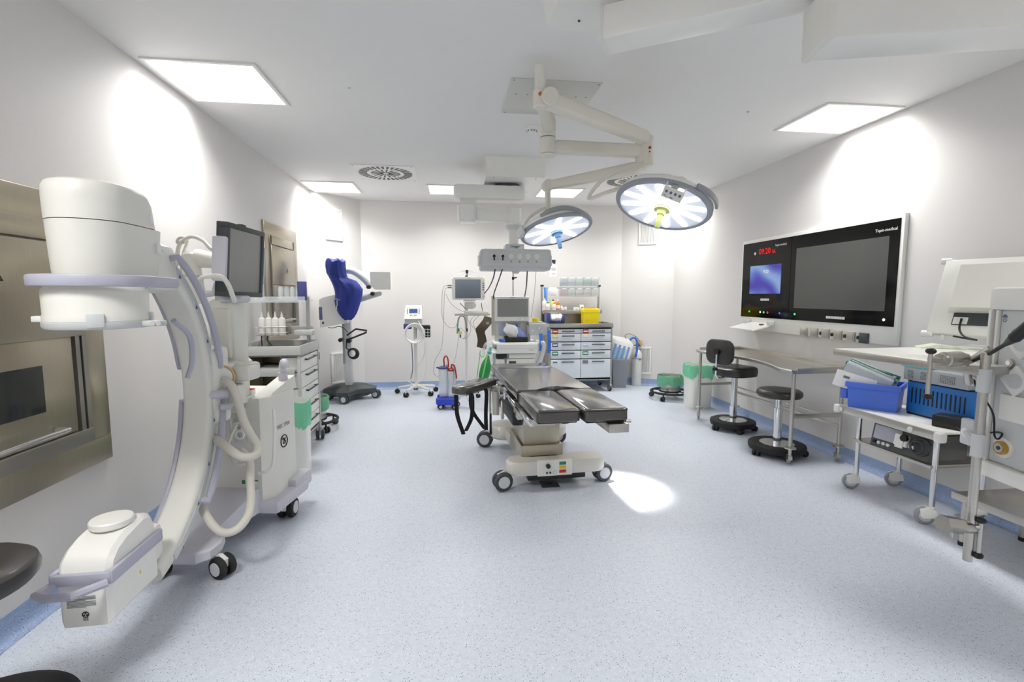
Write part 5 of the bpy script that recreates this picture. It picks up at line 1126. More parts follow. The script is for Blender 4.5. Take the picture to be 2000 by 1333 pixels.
# bundle of ECG leads hooked on the rail
t = Thing('lead_bundle', 'bundle of grey ECG leads with coloured clips hanging on the monitor rail', 'cable bundle', tuple(ony(901, 617, 6.59)))
m = MB(); m.tube([ony(x, y, 6.585) for x, y in ((893, 652), (894, 634), (896, 622), (901, 617), (907, 620), (910, 632), (911, 644))], .011, 7, smooth=5); t.part('looped_leads', m, mat('grey_green_cable', rgb(150, 158, 146), .5), **Wd)
m = MB(); m.tube([ony(x, y, 6.58) for x, y in ((902, 662), (912, 660), (919, 648), (918, 634), (912, 622))], .003, 5, smooth=5); m.tube([ony(x, y, 6.57) for x, y in ((930, 645), (922, 638), (919, 628), (926, 618), (936, 616), (930, 622), (924, 632), (932, 646), (940, 642))], .0032, 5, smooth=5); m.tube([ony(x, y, 6.57) for x, y in ((899, 640), (905, 646), (910, 652), (907, 660), (903, 662))], .003, 5, smooth=4); t.part('thin_leads', m, CABLE, **Wd)
for (x, y, mt) in ((896, 645, GREEN), (898, 651, YELLOW), (899, 657, NAVY), (912, 645, BLACK), (901, 650, LIME)):
    m = MB(); q = ony(x, y, 6.575); m.box(q, (.022, .018, .045), .006); t.part('lead_clip', m, mt, **Wd)
# brown blood-pressure cuff
m = MB(); pts = [ony(955, 620, 6.5), ony(952, 628, 6.48), ony(944, 638, 6.46), ony(938, 646, 6.46), ony(940, 656, 6.47), ony(942, 668, 6.48), ony(940, 680, 6.5)]
pts = catmull(pts, 4); m.sweep(pts, [(-.065, -.008), (.065, -.008), (.065, .008), (-.065, .008)], (.95, -.12, -.28)); 
t = Thing('pressure_cuff', 'brown fabric blood-pressure cuff draped between monitor pole and anaesthesia machine', 'pressure cuff', tuple(ony(940, 680, 6.5)))
cf = t.part('cuff_band', m, BROWN, **Wd)
q = ony(952, 632, 6.46); m = MB()
for k in range(4): m.box((q.x-.018+.012*k, 6.448, q.z+.006*(k % 2)), (.006, .004, .035))
t.part('cuff_print', m, LGREY, cf, **Wd)

# ------------------------------------------------------------------ anaesthesia machine
YA = 6.10
def bz(px0, py0, px1, py1, Y0, Y1, bev=.006, mb=None):
    a = ony(px0, py0, Y0); b = ony(px1, py1, Y0); m = mb or MB(); return m.box2((a.x, Y0, b.z), (b.x, Y1, a.z), bev)
q = ony(1008, 690, 6.3)
t = Thing('anaesthesia_machine', 'white anaesthesia machine with blank wide screen and pull-out work surface', 'anaesthesia machine', (q.x, 6.35, 0))
m = bz(966, 579, 1034, 628, 6.22, 6.36, .012); mo = t.part('monitor', m, WHITE, **Wd)
m = bz(971.5, 584, 1031.5, 619, 6.212, 6.222, .002); t.part('screen', m, SCREENG, mo, **Wd)
q = ony(1019, 624, 6.22); m = MB(); m.cyl((q.x, 6.22, q.z), (q.x, 6.19, q.z), .016, seg=16); t.part('rotary_knob', m, CHROME, mo, **Wd)
for x in (977, 982, 1026):
    q = ony(x, 621.5, 6.218); m = MB(); m.box((q.x, 6.218, q.z), (.014, .004, .008)); t.part('indicator', m, SIGNY if x != 982 else LGREY, mo, **Wd)
text(t, 'name_lettering', 'Dräger', .022, t.inv @ face_m(ony(1001, 581.5, 6.218), (0, -1, 0)), INK, mo)
m = bz(966, 628, 1036, 670, 6.30, 6.50, .01); t.part('back_panel', m, OFFW, **Wd)
m = bz(974, 632, 1004, 656, 6.294, 6.30, .001); bz(1000, 631, 1016, 652, 6.292, 6.30, .001, m); t.part('instruction_card', m, mat('card_blue', rgb(176, 188, 214), .6), **Wd)
a = ony(970, 672, 6.02); b = ony(1050, 690, 6.02)
m = MB(); m.box2((a.x-.03, 6.02, a.z-.01), (b.x+.02, 6.48, a.z+.008), .006); m.box2((a.x, 6.0, b.z), (b.x, 6.30, a.z-.004), .008); ws = t.part('work_surface', m, WHITE, **Wd); ZW = a.z+.008
m = MB(); m.box2((a.x+.01, 5.998, (a.z+b.z)/2-.002), (b.x-.01, 6.0, (a.z+b.z)/2+.002)); t.part('drawer_gap', m, LGREY, ws, **Wd)
text(t, 'model_lettering', 'Primus', .02, t.inv @ face_m(ony(1038, 684, 5.999), (0, -1, 0)), GREYINK, ws)
zf = .12
a2 = ony(962, 692, 6.10); b2 = ony(1048, 692, 6.10)
m = MB(); m.box2((a2.x, 6.10, zf), (b2.x-.03, 6.50, b.z), .01); t.part('body', m, LGREY, **Wd)
m = bz(994, 692, 1046, 700, 6.06, 6.12, .004); bz(990, 702, 1044, 712, 6.05, 6.12, .006, m); t.part('drawer_front', m, OFFW, **Wd)
m = bz(994, 706, 1008, 711, 6.045, 6.052, .001); t.part('display', m, DGREY, **Wd)
m = bz(969, 692, 990, 700, 6.05, 6.12, .004); t.part('absorber_valve', m, BLACK, **Wd)
m = MB(); q = ony(977, 706, 6.08); m.cyl((q.x, 6.08, q.z-.06), (q.x, 6.08, q.z+.03), .06, seg=20); t.part('absorber_canister', m, OFFW, **Wd)
for (x0, x1, y0, y1) in ((960, 967, 578, 656), (962, 967, 690, 720)):
    m = bz(x0, y0, x1, y1, 6.24, 6.27, .003); t.part('side_rail', m, STEEL, **Wd)
m = bz(1034, 632, 1068, 655, 6.16, 6.36, .01); bz(1030, 636, 1034, 652, 6.2, 6.3, .003, m); vp = t.part('vaporizer_block', m, LGREY, **Wd)
q = ony(1046, 622, 6.24); m = MB(); m.cyl((q.x, 6.24, q.z-.07), (q.x, 6.24, q.z+.0), .045, seg=18); t.part('vaporizer_dial', m, YELLOW, **Wd)
q = ony(1040, 628, 6.24); m = MB(); m.box2((q.x-.06, 6.18, q.z-.08), (q.x+.14, 6.34, q.z-.005), .01); t.part('vaporizer_top', m, mat('olive_grey', rgb(178, 178, 160), .5), **Wd)
for (x, y) in ((1040, 646), (1052, 641), (1058, 646)):
    q = ony(x, y, 6.15); m = MB(); m.cyl((q.x, 6.16, q.z), (q.x, 6.13, q.z), .012, seg=12); t.part('flow_knob', m, CHROME, **Wd)
m = MB(); m.tube([ony(1048, 668, 6.1), ony(1060, 670, 6.05), ony(1062, 680, 6.05), ony(1056, 700, 6.1), ony(1050, 712, 6.12)], .03, 10, smooth=4); t.part('side_arm', m, LGREY, **Wd)
for (x, y0, y1) in ((1056, 652, 686), (1072, 646, 690)):
    m = MB(); m.sweep(catmull([ony(x, y0, 6.08), ony(x+1, (y0+y1)/2, 6.04), ony(x, y1, 6.06)], 5), [(-.022, -.004), (.022, -.004), (.022, .004), (-.022, .004)], (1, 0, 0)); t.part('blue_strap', m, BLUET, **Wd)
m = MB(); m.cyl((ony(1002, 580, 6.42).x, 6.42, ony(1002, 580, 6.42).z), (ony(1002, 580, 6.42).x, 6.42, ony(1002, 526, 6.42).z), .011, seg=10); t.part('drip_pole', m, CHROME, **Wd)
q = ony(1002, 544, 6.41); m = MB(); m.box(q, (.03, .035, .04), .005); m.cyl(q, q+Vector((.05, -.01, .012)), .008, seg=8); t.part('pole_clamp', m, BLACK, **Wd)
for x in (-.24, .24):
    for y in (6.12, 6.46): castor(t, (x, y-6.35, .13), .05, .04, .4, LGREY, RUBBER, LGREY)
# breathing circuit on its left: hoses, teal connector, green bag
m = MB(); m.tube([ony(968, 676, 6.05), ony(958, 670, 6.0), ony(949, 672, 5.95), ony(945, 682, 5.95), ony(944, 692, 5.95)], .018, 8, smooth=5); m.tube([ony(970, 680, 6.05), ony(962, 678, 6.0), ony(956, 682, 5.96), ony(954, 690, 5.95)], .02, 8, smooth=5); t.part('breathing_hose', m, CLEAR, **Wd)
m = MB(); m.tube([ony(958, 679, 5.97), ony(956, 688, 5.95)], .02, 10); m.ball(ony(956, 689, 5.95), .028); t.part('connector', m, TEAL, **Wd)
m = MB(); m.tube([ony(962, 675, 6.05), ony(966, 678, 6.04), ony(970, 681, 6.06)], .02, 8); t.part('elbow', m, BLACK, **Wd)
m = MB(); m.tube([ony(953, 695, 5.95), ony(951, 705, 5.93), ony(948, 722, 5.92), ony(944, 738, 5.93), ony(940, 752, 5.95)], .06, 14, smooth=4, rs=[.02, .026, .032, .042, .052, .06, .064, .066, .066, .064, .06, .05, .042, .03, .02]); t.part('breathing_bag', m, GREEN, **Wd)
m = MB(); m.tube([ony(938, 685, 5.92), ony(936, 705, 5.92), ony(933, 725, 5.92), ony(931, 745, 5.95)], .006, 6, smooth=4); m.tube([ony(952, 692, 5.88), ony(948, 712, 5.86), ony(944, 730, 5.86), ony(941, 746, 5.9)], .011, 6, smooth=4); m.tube([ony(936, 690, 5.92), ony(941, 698, 5.92), ony(946, 694, 5.93)], .006, 6, smooth=3); t.part('gas_tube', m, GREENL, **Wd)
# things lying on its work surface
q = ony(1008, 668, 6.16)
t = Thing('black_tray', 'shallow black plastic tray on the anaesthesia machine work surface', 'tray', (q.x, 6.20, ZW))
rim_tray(t, -.145, .145, -.10, .10, .004, .06, 'tray_body', BLACK, .008)
m = MB(); rnd_ = random.Random(3); m.ball((0, 0, 0), 1, (.10, .06, .11), 18)
for v in m.b.verts: v.co *= 1+.16*math.sin(v.co.x*60+v.co.z*35)*math.cos(v.co.y*50); v.co.x += v.co.z*-.35
single('plastic_bag', m, PAPER, 'crumpled white plastic bag lying in the black tray', 'bag', (q.x-.045, 6.20, ZW+.125))
t = Thing('face_mask', 'translucent blue anaesthesia mask resting in the black tray', 'mask', (q.x+.075, 6.20, ZW+.04))
m = MB(); m.lathe([(.07, 0), (.075, .02), (.06, .07), (.03, .13), (.018, .155), (.016, .16)], seg=18, M=TR((0, 0, 0), ry=-.35)); t.part('mask_shell', m, mat('mask_blue', rgb(128, 150, 216), .25, coat=.3))
m = MB(); m.cyl((-.055, 0, .15), (-.068, 0, .185), .014, seg=12); t.part('mask_port', m, NAVY)
m = MB(); m.cyl((-.02, 0, 0), (.03, 0, .0), .016, seg=10); m.box((.0, .0, .012), (.06, .03, .03), .008)
single('blue_clip', m, BLUET, 'small blue plastic clip beside the black tray', 'clip', (ony(978, 669, 6.15).x, 6.14, ZW+.017))
m = MB(); m.cyl((-.02, 0, 0), (.025, 0, .0), .014, seg=10); m.box((.0, .0, .016), (.03, .04, .035), .008)
single('blue_stopper', m, BLUET, 'second small blue stopper close to the tray edge', 'clip', (ony(984.5, 669, 6.12).x-.01, 6.10, ZW+.015))

# ------------------------------------------------------------------ ten-drawer cabinet cart
CY = 6.80; a = ony(1074, 640, CY); b = ony(1195, 640, CY); CX0, CX1 = a.x, b.x; CXM = (CX0+CX1)/2
def cz(y): return ony(1130, y, CY).z
t = Thing('drawer_cabinet', 'steel cabinet cart with ten white drawers and a tray top on castors', 'cabinet', (CXM, CY+.24, 0))
W2 = (CX1-CX0)/2; zt_ = cz(640); zb_ = cz(742)
m = MB(); m.box2((-W2, -.225, zb_-.02), (W2, .24, zb_), .003); m.box2((-W2, .22, zb_), (W2, .24, zt_), .002)
for sx in (-1, 1): m.box2((sx*W2-.01 if sx > 0 else -W2-.0, -.22, zb_), (sx*W2 if sx > 0 else -W2+.01, .24, zt_), .002)
t.part('carcass', m, STEELD)
rim_tray(t, -W2-.015, W2+.015, -.26, .25, zt_, cz(632)-zt_, 'tray_top', STEEL, .012); ZTOP = zt_+.007
for (sx, sy) in ((-1, -1), (1, -1), (-1, 1), (1, 1)):
    m = MB(); m.cyl((sx*W2, -.235 if sy < 0 else .235, .10), (sx*W2, -.235 if sy < 0 else .235, zt_), .013, seg=12); t.part('post', m, STEEL)
    castor(t, (sx*W2, -.235 if sy < 0 else .235, .11), .05, .04, PI/2+.3, CHROME, RUBBER, MGREY, twin=False)
rows = [(643, 651), (651.5, 667.5), (668.5, 684), (685, 701), (702, 739)]
labc = {0: [mat('label_red', rgb(190, 40, 36), .5)]*2, 1: [SIGNY, mat('label_cream', rgb(232, 222, 188), .6)], 2: [NAVY, LGREY], 3: [mat('label_green', rgb(44, 132, 84), .5)]*2, 4: [PAPER, MGREY]}
for c in range(2):
    x0 = -W2+.014 if c == 0 else .004; x1 = -.004 if c == 0 else W2-.014
    for r, (y0, y1) in enumerate(rows):
        z1, z0 = cz(y0), cz(y1); m = MB(); m.box2((x0, -.245, z0+.003), (x1, -.18, z1-.003), .003); dr = t.part('drawer', m, mat('drawer_white', rgb(226, 231, 237), .4))
        zh = (z0+z1)/2 if r == 0 else z1-.035; xm = (x0+x1)/2+.02
        m = MB(); m.cyl((xm-.085, -.272, zh), (xm+.10, -.272, zh), .0075, seg=8)
        for x in (xm-.07, xm+.085): m.cyl((x, -.245, zh), (x, -.272, zh), .006, seg=8)
        t.part('handle', m, DGREY, dr)
        m = MB(); zl = zh-.002; m.box2((x0+.02, -.250, zl-.03), (x0+.105, -.2455, zl+.026), .002); t.part('drawer_label', m, labc[r][c], dr)
        m = MB(); m.box2((x0+.03, -.2515, zl-.012), (x0+.095, -.250, zl+.008)); t.part('label_slip', m, PAPER if r != 4 else GREYINK, dr)
YU = 7.22; u0 = ony(1058, 560, YU); u1 = ony(1169, 560, YU)
for x in (u0.x, u1.x):
    m = MB(); m.box2((x-.014, YU-.014, zt_-.1), (x+.014, YU+.014, u0.z), .003); m2 = t.part('upright', m, STEEL, **Wd)
    m = MB(); m.box2((x-.02, YU-.02, u0.z), (x+.03, YU+.02, u0.z+.025), .004); t.part('end_cap', m, BLACK, m2, **Wd)
zs_ = ony(1110, 607, YU-.1).z
m = MB(); m.box2((u0.x-.01, YU-.17, zs_-.006), (u1.x+.01, YU+.0, zs_), .002); m.box2((u0.x-.01, YU-.175, zs_-.045), (u1.x+.01, YU-.165, zs_+.012), .003); t.part('shelf', m, STEEL, **Wd); ZSH = zs_
m = MB(); m.box2((u0.x, YU-.008, zs_+.02), (u1.x, YU+.008, u0.z-.3)) if False else m.box2((u0.x, YU+.006, zt_), (u1.x, YU+.012, zs_-.05)); t.part('back_sheet', m, STEELD, **Wd)
m = MB(); zr = ony(1110, 563, YU).z; m.box2((u0.x, YU-.01, zr-.008), (u1.x, YU+.01, zr+.008), .002); t.part('cross_rail', m, STEEL, **Wd)
# ten clear tip-out bins (two rows of five) on the cross rail
fills = [(170, 178, 190), (190, 204, 216), (204, 214, 200), (150, 190, 170), (190, 190, 200), (206, 150, 160), (200, 210, 204), (214, 214, 218), (208, 208, 210), (214, 218, 220)]
names = ['dark-patterned', 'pale blue', 'pale sage', 'green', 'lilac-grey', 'pink', 'mint white', 'plain white', 'black-dotted', 'off-white']
for r in range(2):
    for c in range(5):
        k = r*5+c; x0 = ony(1092+c*15.1, 550, YU).x; x1 = ony(1092+(c+1)*15.1-.6, 550, YU).x; z1 = ony(1110, 541 if r == 0 else 562, YU).z; z0 = ony(1110, 560 if r == 0 else 580, YU).z
        tb = Thing('tip_out_bin', 'clear tip-out bin holding %s packets, %s row above the cabinet' % (names[k], 'upper' if r == 0 else 'lower'), 'storage bin', ((x0+x1)/2, YU-.012, z0), 0, 'tip-out bins above the drawer cabinet')
        w2 = (x1-x0)/2; h_ = z1-z0; m = MB(); prof = [(0, 0), (-.05, .0), (-.09, h_*.92), (-.086, h_*.92), (-.047, .004), (-.004, .004), (-.004, h_), (0, h_)]
        for (xa_, xb_) in ((-w2, -w2+.004), (w2-.004, w2)): m.loft([[V(x, y, z) for y, z in ((0, 0), (-.05, 0), (-.09, h_*.92), (0, h_))] for x in (xa_, xb_)])
        m.loft([[V(x, y, z) for y, z in prof] for x in (-w2, w2)]); tb.part('bin_shell', m, CLEAR)
        m = MB(); rr_ = random.Random(k)
        for q_ in range(3):
            xx = -w2*.6+w2*.6*q_; m.box((xx, -.03-.004*q_, h_*.42), (w2*.5, .02, h_*rr_.uniform(.5, .74)), .003, M=TR((0, 0, 0), ry=rr_.uniform(-.06, .06)))
        tb.part('packets', m, mat('packets_%d' % k, rgb(*fills[k]), .6, var=.25, vscale=60))
        m = MB(); m.box((0, -.088, h_*.86), (w2*1.2, .004, h_*.10)); tb.part('name_strip', m, PAPER)
# bottles and small boxes on the cabinet shelf
def bottle(x, r, h, mt, cap, label, neck=.35, Y=YU-.09):
    q = ony(x, 600, Y); t = Thing('bottle', label, 'bottle', (q.x, Y, ZSH))
    m = MB(); m.lathe([(r*.92, 0), (r, .006), (r, h*.68), (r*.85, h*.78), (r*neck, h*.86), (r*neck, h*.92)], seg=16); t.part('body', m, mt)
    m = MB(); m.lathe([(r*neck*1.15, h*.90), (r*neck*1.15, h*.99), (r*neck*.5, h)], seg=12); t.part('cap', m, cap)
    if mt is not CLEAR:
        m = MB(); m.lathe([(r*1.01, h*.2), (r*1.01, h*.5)], seg=16, cap0=False, cap1=False); t.part('wrapper', m, PAPER if mt is not WHITE else mat('label_pinkgrey', rgb(224, 208, 208), .6))
bottle(1063.5, .036, .18, WHITE, WHITE, 'tall white spray bottle at the end of the cabinet shelf', .3); bottle(1070, .032, .125, WHITE, GREEN, 'short white bottle with green cap on the cabinet shelf', .5, YU-.125)
bottle(1080, .032, .165, YELLOW, INK, 'yellow bottle with black cap on the cabinet shelf', .4, YU-.07); bottle(1082.5, .027, .12, WHITE, RED, 'small white bottle with red cap on the cabinet shelf', .6, YU-.138)
bottle(1090, .030, .165, ORANGE, WHITE, 'orange bottle with white cap on the cabinet shelf', .4, YU-.10); bottle(1097, .018, .075, WHITE, WHITE, 'small white vial beside the orange bottle on the shelf', .5)
bottle(1101, .014, .055, WHITE, RED, 'tiny vial with red cap in the middle of the shelf', .6); bottle(1105, .017, .065, WHITE, LGREY, 'small vial with grey cap in the middle of the shelf', .5)
for (x, w_, h_, l) in ((1125.5, .075, .045, 'low white carton lying on the cabinet shelf'), (1136, .05, .085, 'upright white carton behind the yellow sharps box')):
    q = ony(x, 600, YU-.09); t2 = Thing('carton', l, 'carton', (q.x, YU-.09, ZSH)); t2.part('box', MB().box2((-w_/2, -.025, 0), (w_/2, .025, h_), .002), PAPER); t2.part('print', MB().box2((-w_*.3, -.0262, h_*.4), (w_*.3, -.0252, h_*.62)), GREYINK)
# glove strip + hanging sachets at the left upright
t = Thing('paper_sachets', 'white ruffled paper sachets clipped to the cabinet cross rail', 'sachets', tuple(ony(1080, 575, YU-.03)))
for k in range(6):
    q = ony(1074+k*2.6, 569+(k % 2)*2, YU-.03-.006*k); m = MB(); m.box(q, (.045, .004, .11), .001, M=None); t.part('sachet', m, PAPER, **Wd)
t = Thing('blue_tubing_strip', 'blue strip of packed tubing hanging from the left cabinet upright', 'tubing', tuple(ony(1066, 590, YU-.04)))
for k, (x, mt) in enumerate(((1064, BLUET), (1067.5, SBLUE))):
    m = MB(); m.sweep([ony(x, 562, YU-.03), ony(x+.4, 576, YU-.05), ony(x+.2, 590, YU-.04)], [(-.012, -.003), (.012, -.003), (.012, .003), (-.012, .003)], (1, 0, 0)); t.part('strip', m, mt, **Wd)
# sharps box and navy tissue tray on the tray top
q = ony(1154, 630, 6.93); t = Thing('sharps_box', 'yellow sharps box with orange lid on the drawer cabinet', 'sharps container', (q.x, 6.98, ZTOP))
hS = ony(1154, 602, 6.93).z-ZTOP; m = MB(); m.loft([[V(x*k, y*k, z) for x, y in rrect(.24, .17, .02)] for k, z in ((.93, 0), (.95, .005), (1., hS*.76), (1.06, hS*.77), (1.06, hS*.84))]); t.part('box', m, YELLOW)
m = MB(); m.loft([[V(x*k, y*k, z) for x, y in rrect(.255, .18, .02)] for k, z in ((1.0, hS*.84), (1.0, hS*.93), (.9, hS*.97))]); t.part('lid', m, YELLOW)
m = MB(); m.box2((-.08, -.05, hS*.96), (.08, .05, hS*1.02), .008); t.part('flap', m, ORANGE)
q = ony(1085, 632, 6.9); t = Thing('tissue_tray', 'navy plastic tray filled with white tissues on the drawer cabinet', 'tray', (q.x, 6.93, ZTOP))
m = MB(); m.loft([[V(-.10, -.08, 0), V(.10, -.08, 0), V(.10, .09, 0), V(-.10, .09, 0)], [V(-.13, -.10, .075), V(.12, -.10, .075), V(.12, .11, .075), V(-.13, .11, .075)]]); m.box2((-.14, -.10, .07), (-.085, .11, .20), .006); m.box2((.085, -.10, .07), (.125, .11, .165), .006); m.box2((-.10, .095, .07), (.10, .11, .17), .004); t.part('tray_body', m, NAVY)
m = MB()
for k in range(5): m.ball((-.06+.033*k, -.01+.02*(k % 2), .125), .048, (1, 1.6, 1.1), 10)
for v in m.b.verts: v.co.z += .014*math.sin(v.co.x*120+v.co.y*70)
t.part('tissues', m, PAPER)
m = MB(); m.lathe([(.014, 0), (.014, .025), (.006, .03), (.010, .04)], seg=12); single('glass_vial', m, CHROME, 'tiny shiny vial between navy tray and sharps box', 'vial', (ony(1110, 630, 6.85).x, 6.86, ZTOP))
# sterile packs in a grey bin beside the cabinet
q = onz(1208, 745); t = Thing('pack_bin', 'tall tapered grey bin holding blue-white sterile packs beside the cabinet', 'bin', (2.575, 7.13, 0), math.radians(-14))
m = MB(); m.loft([[V(x*k, y*k, z) for x, y in rrect(.27, .24, .02)] for k, z in ((.72, .0), (1., .44), (.97, .44), (.72, .02))]); t.part('bin_body', m, mat('bin_grey', rgb(150, 154, 162), .5))
m = MB(); m.box2((-.135, -.12, .43), (.135, -.11, .448), .003); t.part('bin_rim', m, STEEL)
for k in range(7):
    m = MB(); m.box2((-.14, -.10+k*.03, .38), (.14, -.09+k*.03, .70), .002, M=Matrix.Rotation(.26-.015*k, 4, 'Y') @ TR((-.13, 0, .01*k))); pk = t.part('sterile_pack', m, PAPER)
    m = MB(); m.box2((-.12+.02*(k % 3), -.101+k*.03, .42), (.06+.02*(k % 2), -.0995+k*.03, .60), 0, M=Matrix.Rotation(.26-.015*k, 4, 'Y') @ TR((-.13, 0, .01*k))); t.part('pack_window', m, mat('pack_blue', rgb(178, 204, 234), .5), pk)
    if k == 0:
        for j in range(4): m = MB(); m.box2((-.13+.068*j, -.1025, .41), (-.095+.068*j, -.101, .64), 0, M=Matrix.Rotation(.26, 4, 'Y') @ TR((-.13, 0, 0))); t.part('pack_stripe', m, mat('stripe_blue', rgb(132, 168, 214), .5), pk)
# oxygen cylinder
q = onz(1242, 752); t = Thing('oxygen_cylinder', 'white gas cylinder with blue hose standing in the back corner', 'gas cylinder', (q.x-.01, q.y-.04, 0))
m = MB(); m.lathe([(.070, 0), (.075, .008), (.075, .47), (.070, .51), (.05, .545), (.026, .565), (.024, .60)], seg=28); t.part('cylinder', m, WHITE)
m = MB(); m.cyl((0, 0, .60), (0, 0, .67), .022, seg=14); m.cyl((-.05, 0, .635), (.05, 0, .635), .014, seg=12); t.part('valve', m, BRASS)
m = MB(); m.cyl((0.0, -.05, .64), (0, 0, .64), .02, seg=14); t.part('gauge', m, NAVY)
m = MB(); m.box2((.02, -.03, .64), (.07, .03, .72), .006); t.part('hand_wheel', m, mat('ochre_plastic', rgb(214, 190, 130), .5))
m = MB(); m.tube([(-.16, -.05, .70), (-.11, -.06, .755), (-.06, -.07, .75), (-.035, -.08, .69), (-.035, -.085, .58), (-.05, -.088, .50), (-.06, -.088, .455)], .017, 10, smooth=5); t.part('blue_hose', m, BLUET)
m = MB(); m.torus((0, 0, .43), .077, .004, 28, 6); m.tube([(-.16, -.05, .70), (-.20, -.05, .74), (-.22, -.05, .79), (-.17, -.06, .82), (-.1, -.07, .80), (-.03, -.07, .76), (.02, -.05, .7)], .005, 6, smooth=4); m.box((.02, -.078, .42), (.03, .008, .03), .003); t.part('strap', m, GREYINK)
# paper notice on the back wall
q = ony(1080.5, 530, YB); t = Thing('wall_notice', 'small white paper notice taped to the back wall', 'notice', (q.x, YB, q.z))
t.part('sheet', MB().box2((-.055, -.002, -.085), (.055, 0, .085)), PAPER)
t.part('printing', MB().box((.005, -.0026, .03), (.07, .001, .05)).box((.005, -.0026, -.04), (.06, .001, .02)), mat('notice_grey', rgb(196, 198, 202), .7))
# ------------------------------------------------------------------ wall display panel (right wall)
Wd = dict(world=True)
t = Thing('wall_display', 'white wall panel with black glass front, two screens and a red digital clock', 'wall display', (XR, 4.22, 1.03))
FX = XR-.035
def wbox(y0, y1, z0, z1, x0, x1, bev=0., mb=None): m = mb or MB(); return m.box2((x0, y0, z0), (x1, y1, z1), bev)
t.part('backboard', wbox(3.235, 5.235, 1.03, 2.02, FX, XR, .004), WHITE, **Wd)
gl = t.part('glass_front', wbox(3.262, 4.414, 1.172, 1.985, FX-.006, FX+.002), SCREENB, **Wd)
gl2 = t.part('glass_front', wbox(4.420, 5.205, 1.172, 1.985, FX-.006, FX+.002), SCREENB, **Wd)
t.part('main_screen', wbox(3.345, 4.345, 1.288, 1.862, FX-.0075, FX-.005), mat('main_screen_off', rgb(72, 74, 70), .22, coat=.3), gl, **Wd)
def picmat():
    m = bpy.data.materials.new('status_screen_picture'); m.use_nodes = True; nt = m.node_tree; N = nt.nodes; L = nt.links; nt.nodes.clear()
    tc = N.new('ShaderNodeTexCoord'); mp = N.new('ShaderNodeMapping'); mp.inputs['Rotation'].default_value = (.6, .2, .3); mp.inputs['Scale'].default_value = (2.5, 2.5, 2.5)
    wv = N.new('ShaderNodeTexWave'); wv.inputs['Scale'].default_value = 1.1; wv.inputs['Distortion'].default_value = 5; wv.inputs['Detail'].default_value = 1; wv.inputs['Detail Scale'].default_value = .8
    cr = N.new('ShaderNodeValToRGB'); cr.color_ramp.elements[0].color = rgb(92, 84, 178); cr.color_ramp.elements[1].color = rgb(150, 176, 222); e = cr.color_ramp.elements.new(.5); e.color = rgb(112, 132, 204)
    em = N.new('ShaderNodeEmission'); em.inputs[1].default_value = .85; o = N.new('ShaderNodeOutputMaterial')
    L.new(tc.outputs['Object'], mp.inputs[0]); L.new(mp.outputs[0], wv.inputs['Vector']); L.new(wv.outputs['Fac'], cr.inputs[0]); L.new(cr.outputs[0], em.inputs[0]); L.new(em.outputs[0], o.inputs[0]); return m
t.part('status_screen', wbox(4.552, 5.062, 1.43, 1.732, FX-.0075, FX-.005), picmat(), gl2, **Wd)
def wt(nm, body, size, px, py, mt, par, italic=False):
    p = onx(px, py, FX-.0078); return text(t, nm, body, size, t.inv @ face_m(p, (-1, 0, 0)), mt, par)
REDL = emission('clock_red', (1, .03, .03, 1), 1.0); DIM = emission('lit_white', (1, 1, 1, 1), .8)
wt('clock_digits', '09:20', .088, 1493.5, 491.5, REDL, gl2); wt('clock_seconds', '56', .055, 1511.5, 491.5, REDL, gl2)
wt('screen_clock', '9:20', .05, 1496, 531, DIM, gl2); wt('maker_lettering', 'Tupin-medical', .030, 1525, 478, WHITEINK, gl2); wt('maker_lettering', 'Tupin-medical', .034, 1731, 449, WHITEINK, gl)
p = onx(1475, 496, FX-.007); m = MB(); m.cyl((FX-.009, p.y, p.z), (FX-.006, p.y, p.z), .016, seg=16); t.part('sensor_eye', m, WHITEINK, gl2, **Wd)
for (px, py, c, pr) in ((1463.5, 608.5, (0, 1, .25, 1), gl2), (1484.7, 610, (1, 1, 1, 1), gl2), (1491.5, 610.5, (.1, 1, .4, 1), gl2), (1499, 611, (1, .05, .05, 1), gl2), (1522.5, 612, (.1, .1, 1, 1), gl2), (1552, 614, (.1, 1, .3, 1), gl), (1726, 625, (1, 1, 1, 1), gl)):
    p = onx(px, py, FX-.007); m = MB(); m.cyl((FX-.009, p.y, p.z), (FX-.005, p.y, p.z), .011, seg=12); t.part('status_light', m, emission('led_%d' % px, c, 1.2), pr, **Wd)
for (px0, px1, py, n, pr) in ((1485, 1502, 585.5, 8, gl2), (1613, 1650, 620, 12, gl)):
    m = MB(); a = onx(px0, py, FX-.007); b = onx(px1, py, FX-.007)
    for k in range(n): y = a.y+(b.y-a.y)*(k+.5)/n; m.box((FX-.007, y, a.z), (.003, abs(b.y-a.y)/n*.7, .022))
    t.part('touch_key', m, WHITEINK, pr, **Wd)
for (px, py, mt) in ((1571.5, 648.5, STEEL), (1592, 650, STEEL), (1614, 652, STEEL), (1638, 655, STEEL), (1663.5, 658, STEEL), (1689, 661, DGREY)):
    p = onx(px, py, FX); m = MB(); m.box((FX-.008, p.y, p.z), (.018, .085, .085), .004); so = t.part('socket_plate', m, mt, **Wd)
    m = MB(); m.box((FX-.018, p.y, p.z), (.004, .06, .064), .002); t.part('socket_flap', m, mt, so, **Wd)
for (px, py) in ((1604, 651.5), (1626, 654), (1651, 657), (1677.5, 660)):
    p = onx(px, py, FX); m = MB(); m.cyl((FX-.01, p.y, p.z), (FX, p.y, p.z), .016, seg=14); t.part('earth_stud', m, BLACK, **Wd)
a = onx(1461, 640, FX); b = onx(1512, 640, FX)
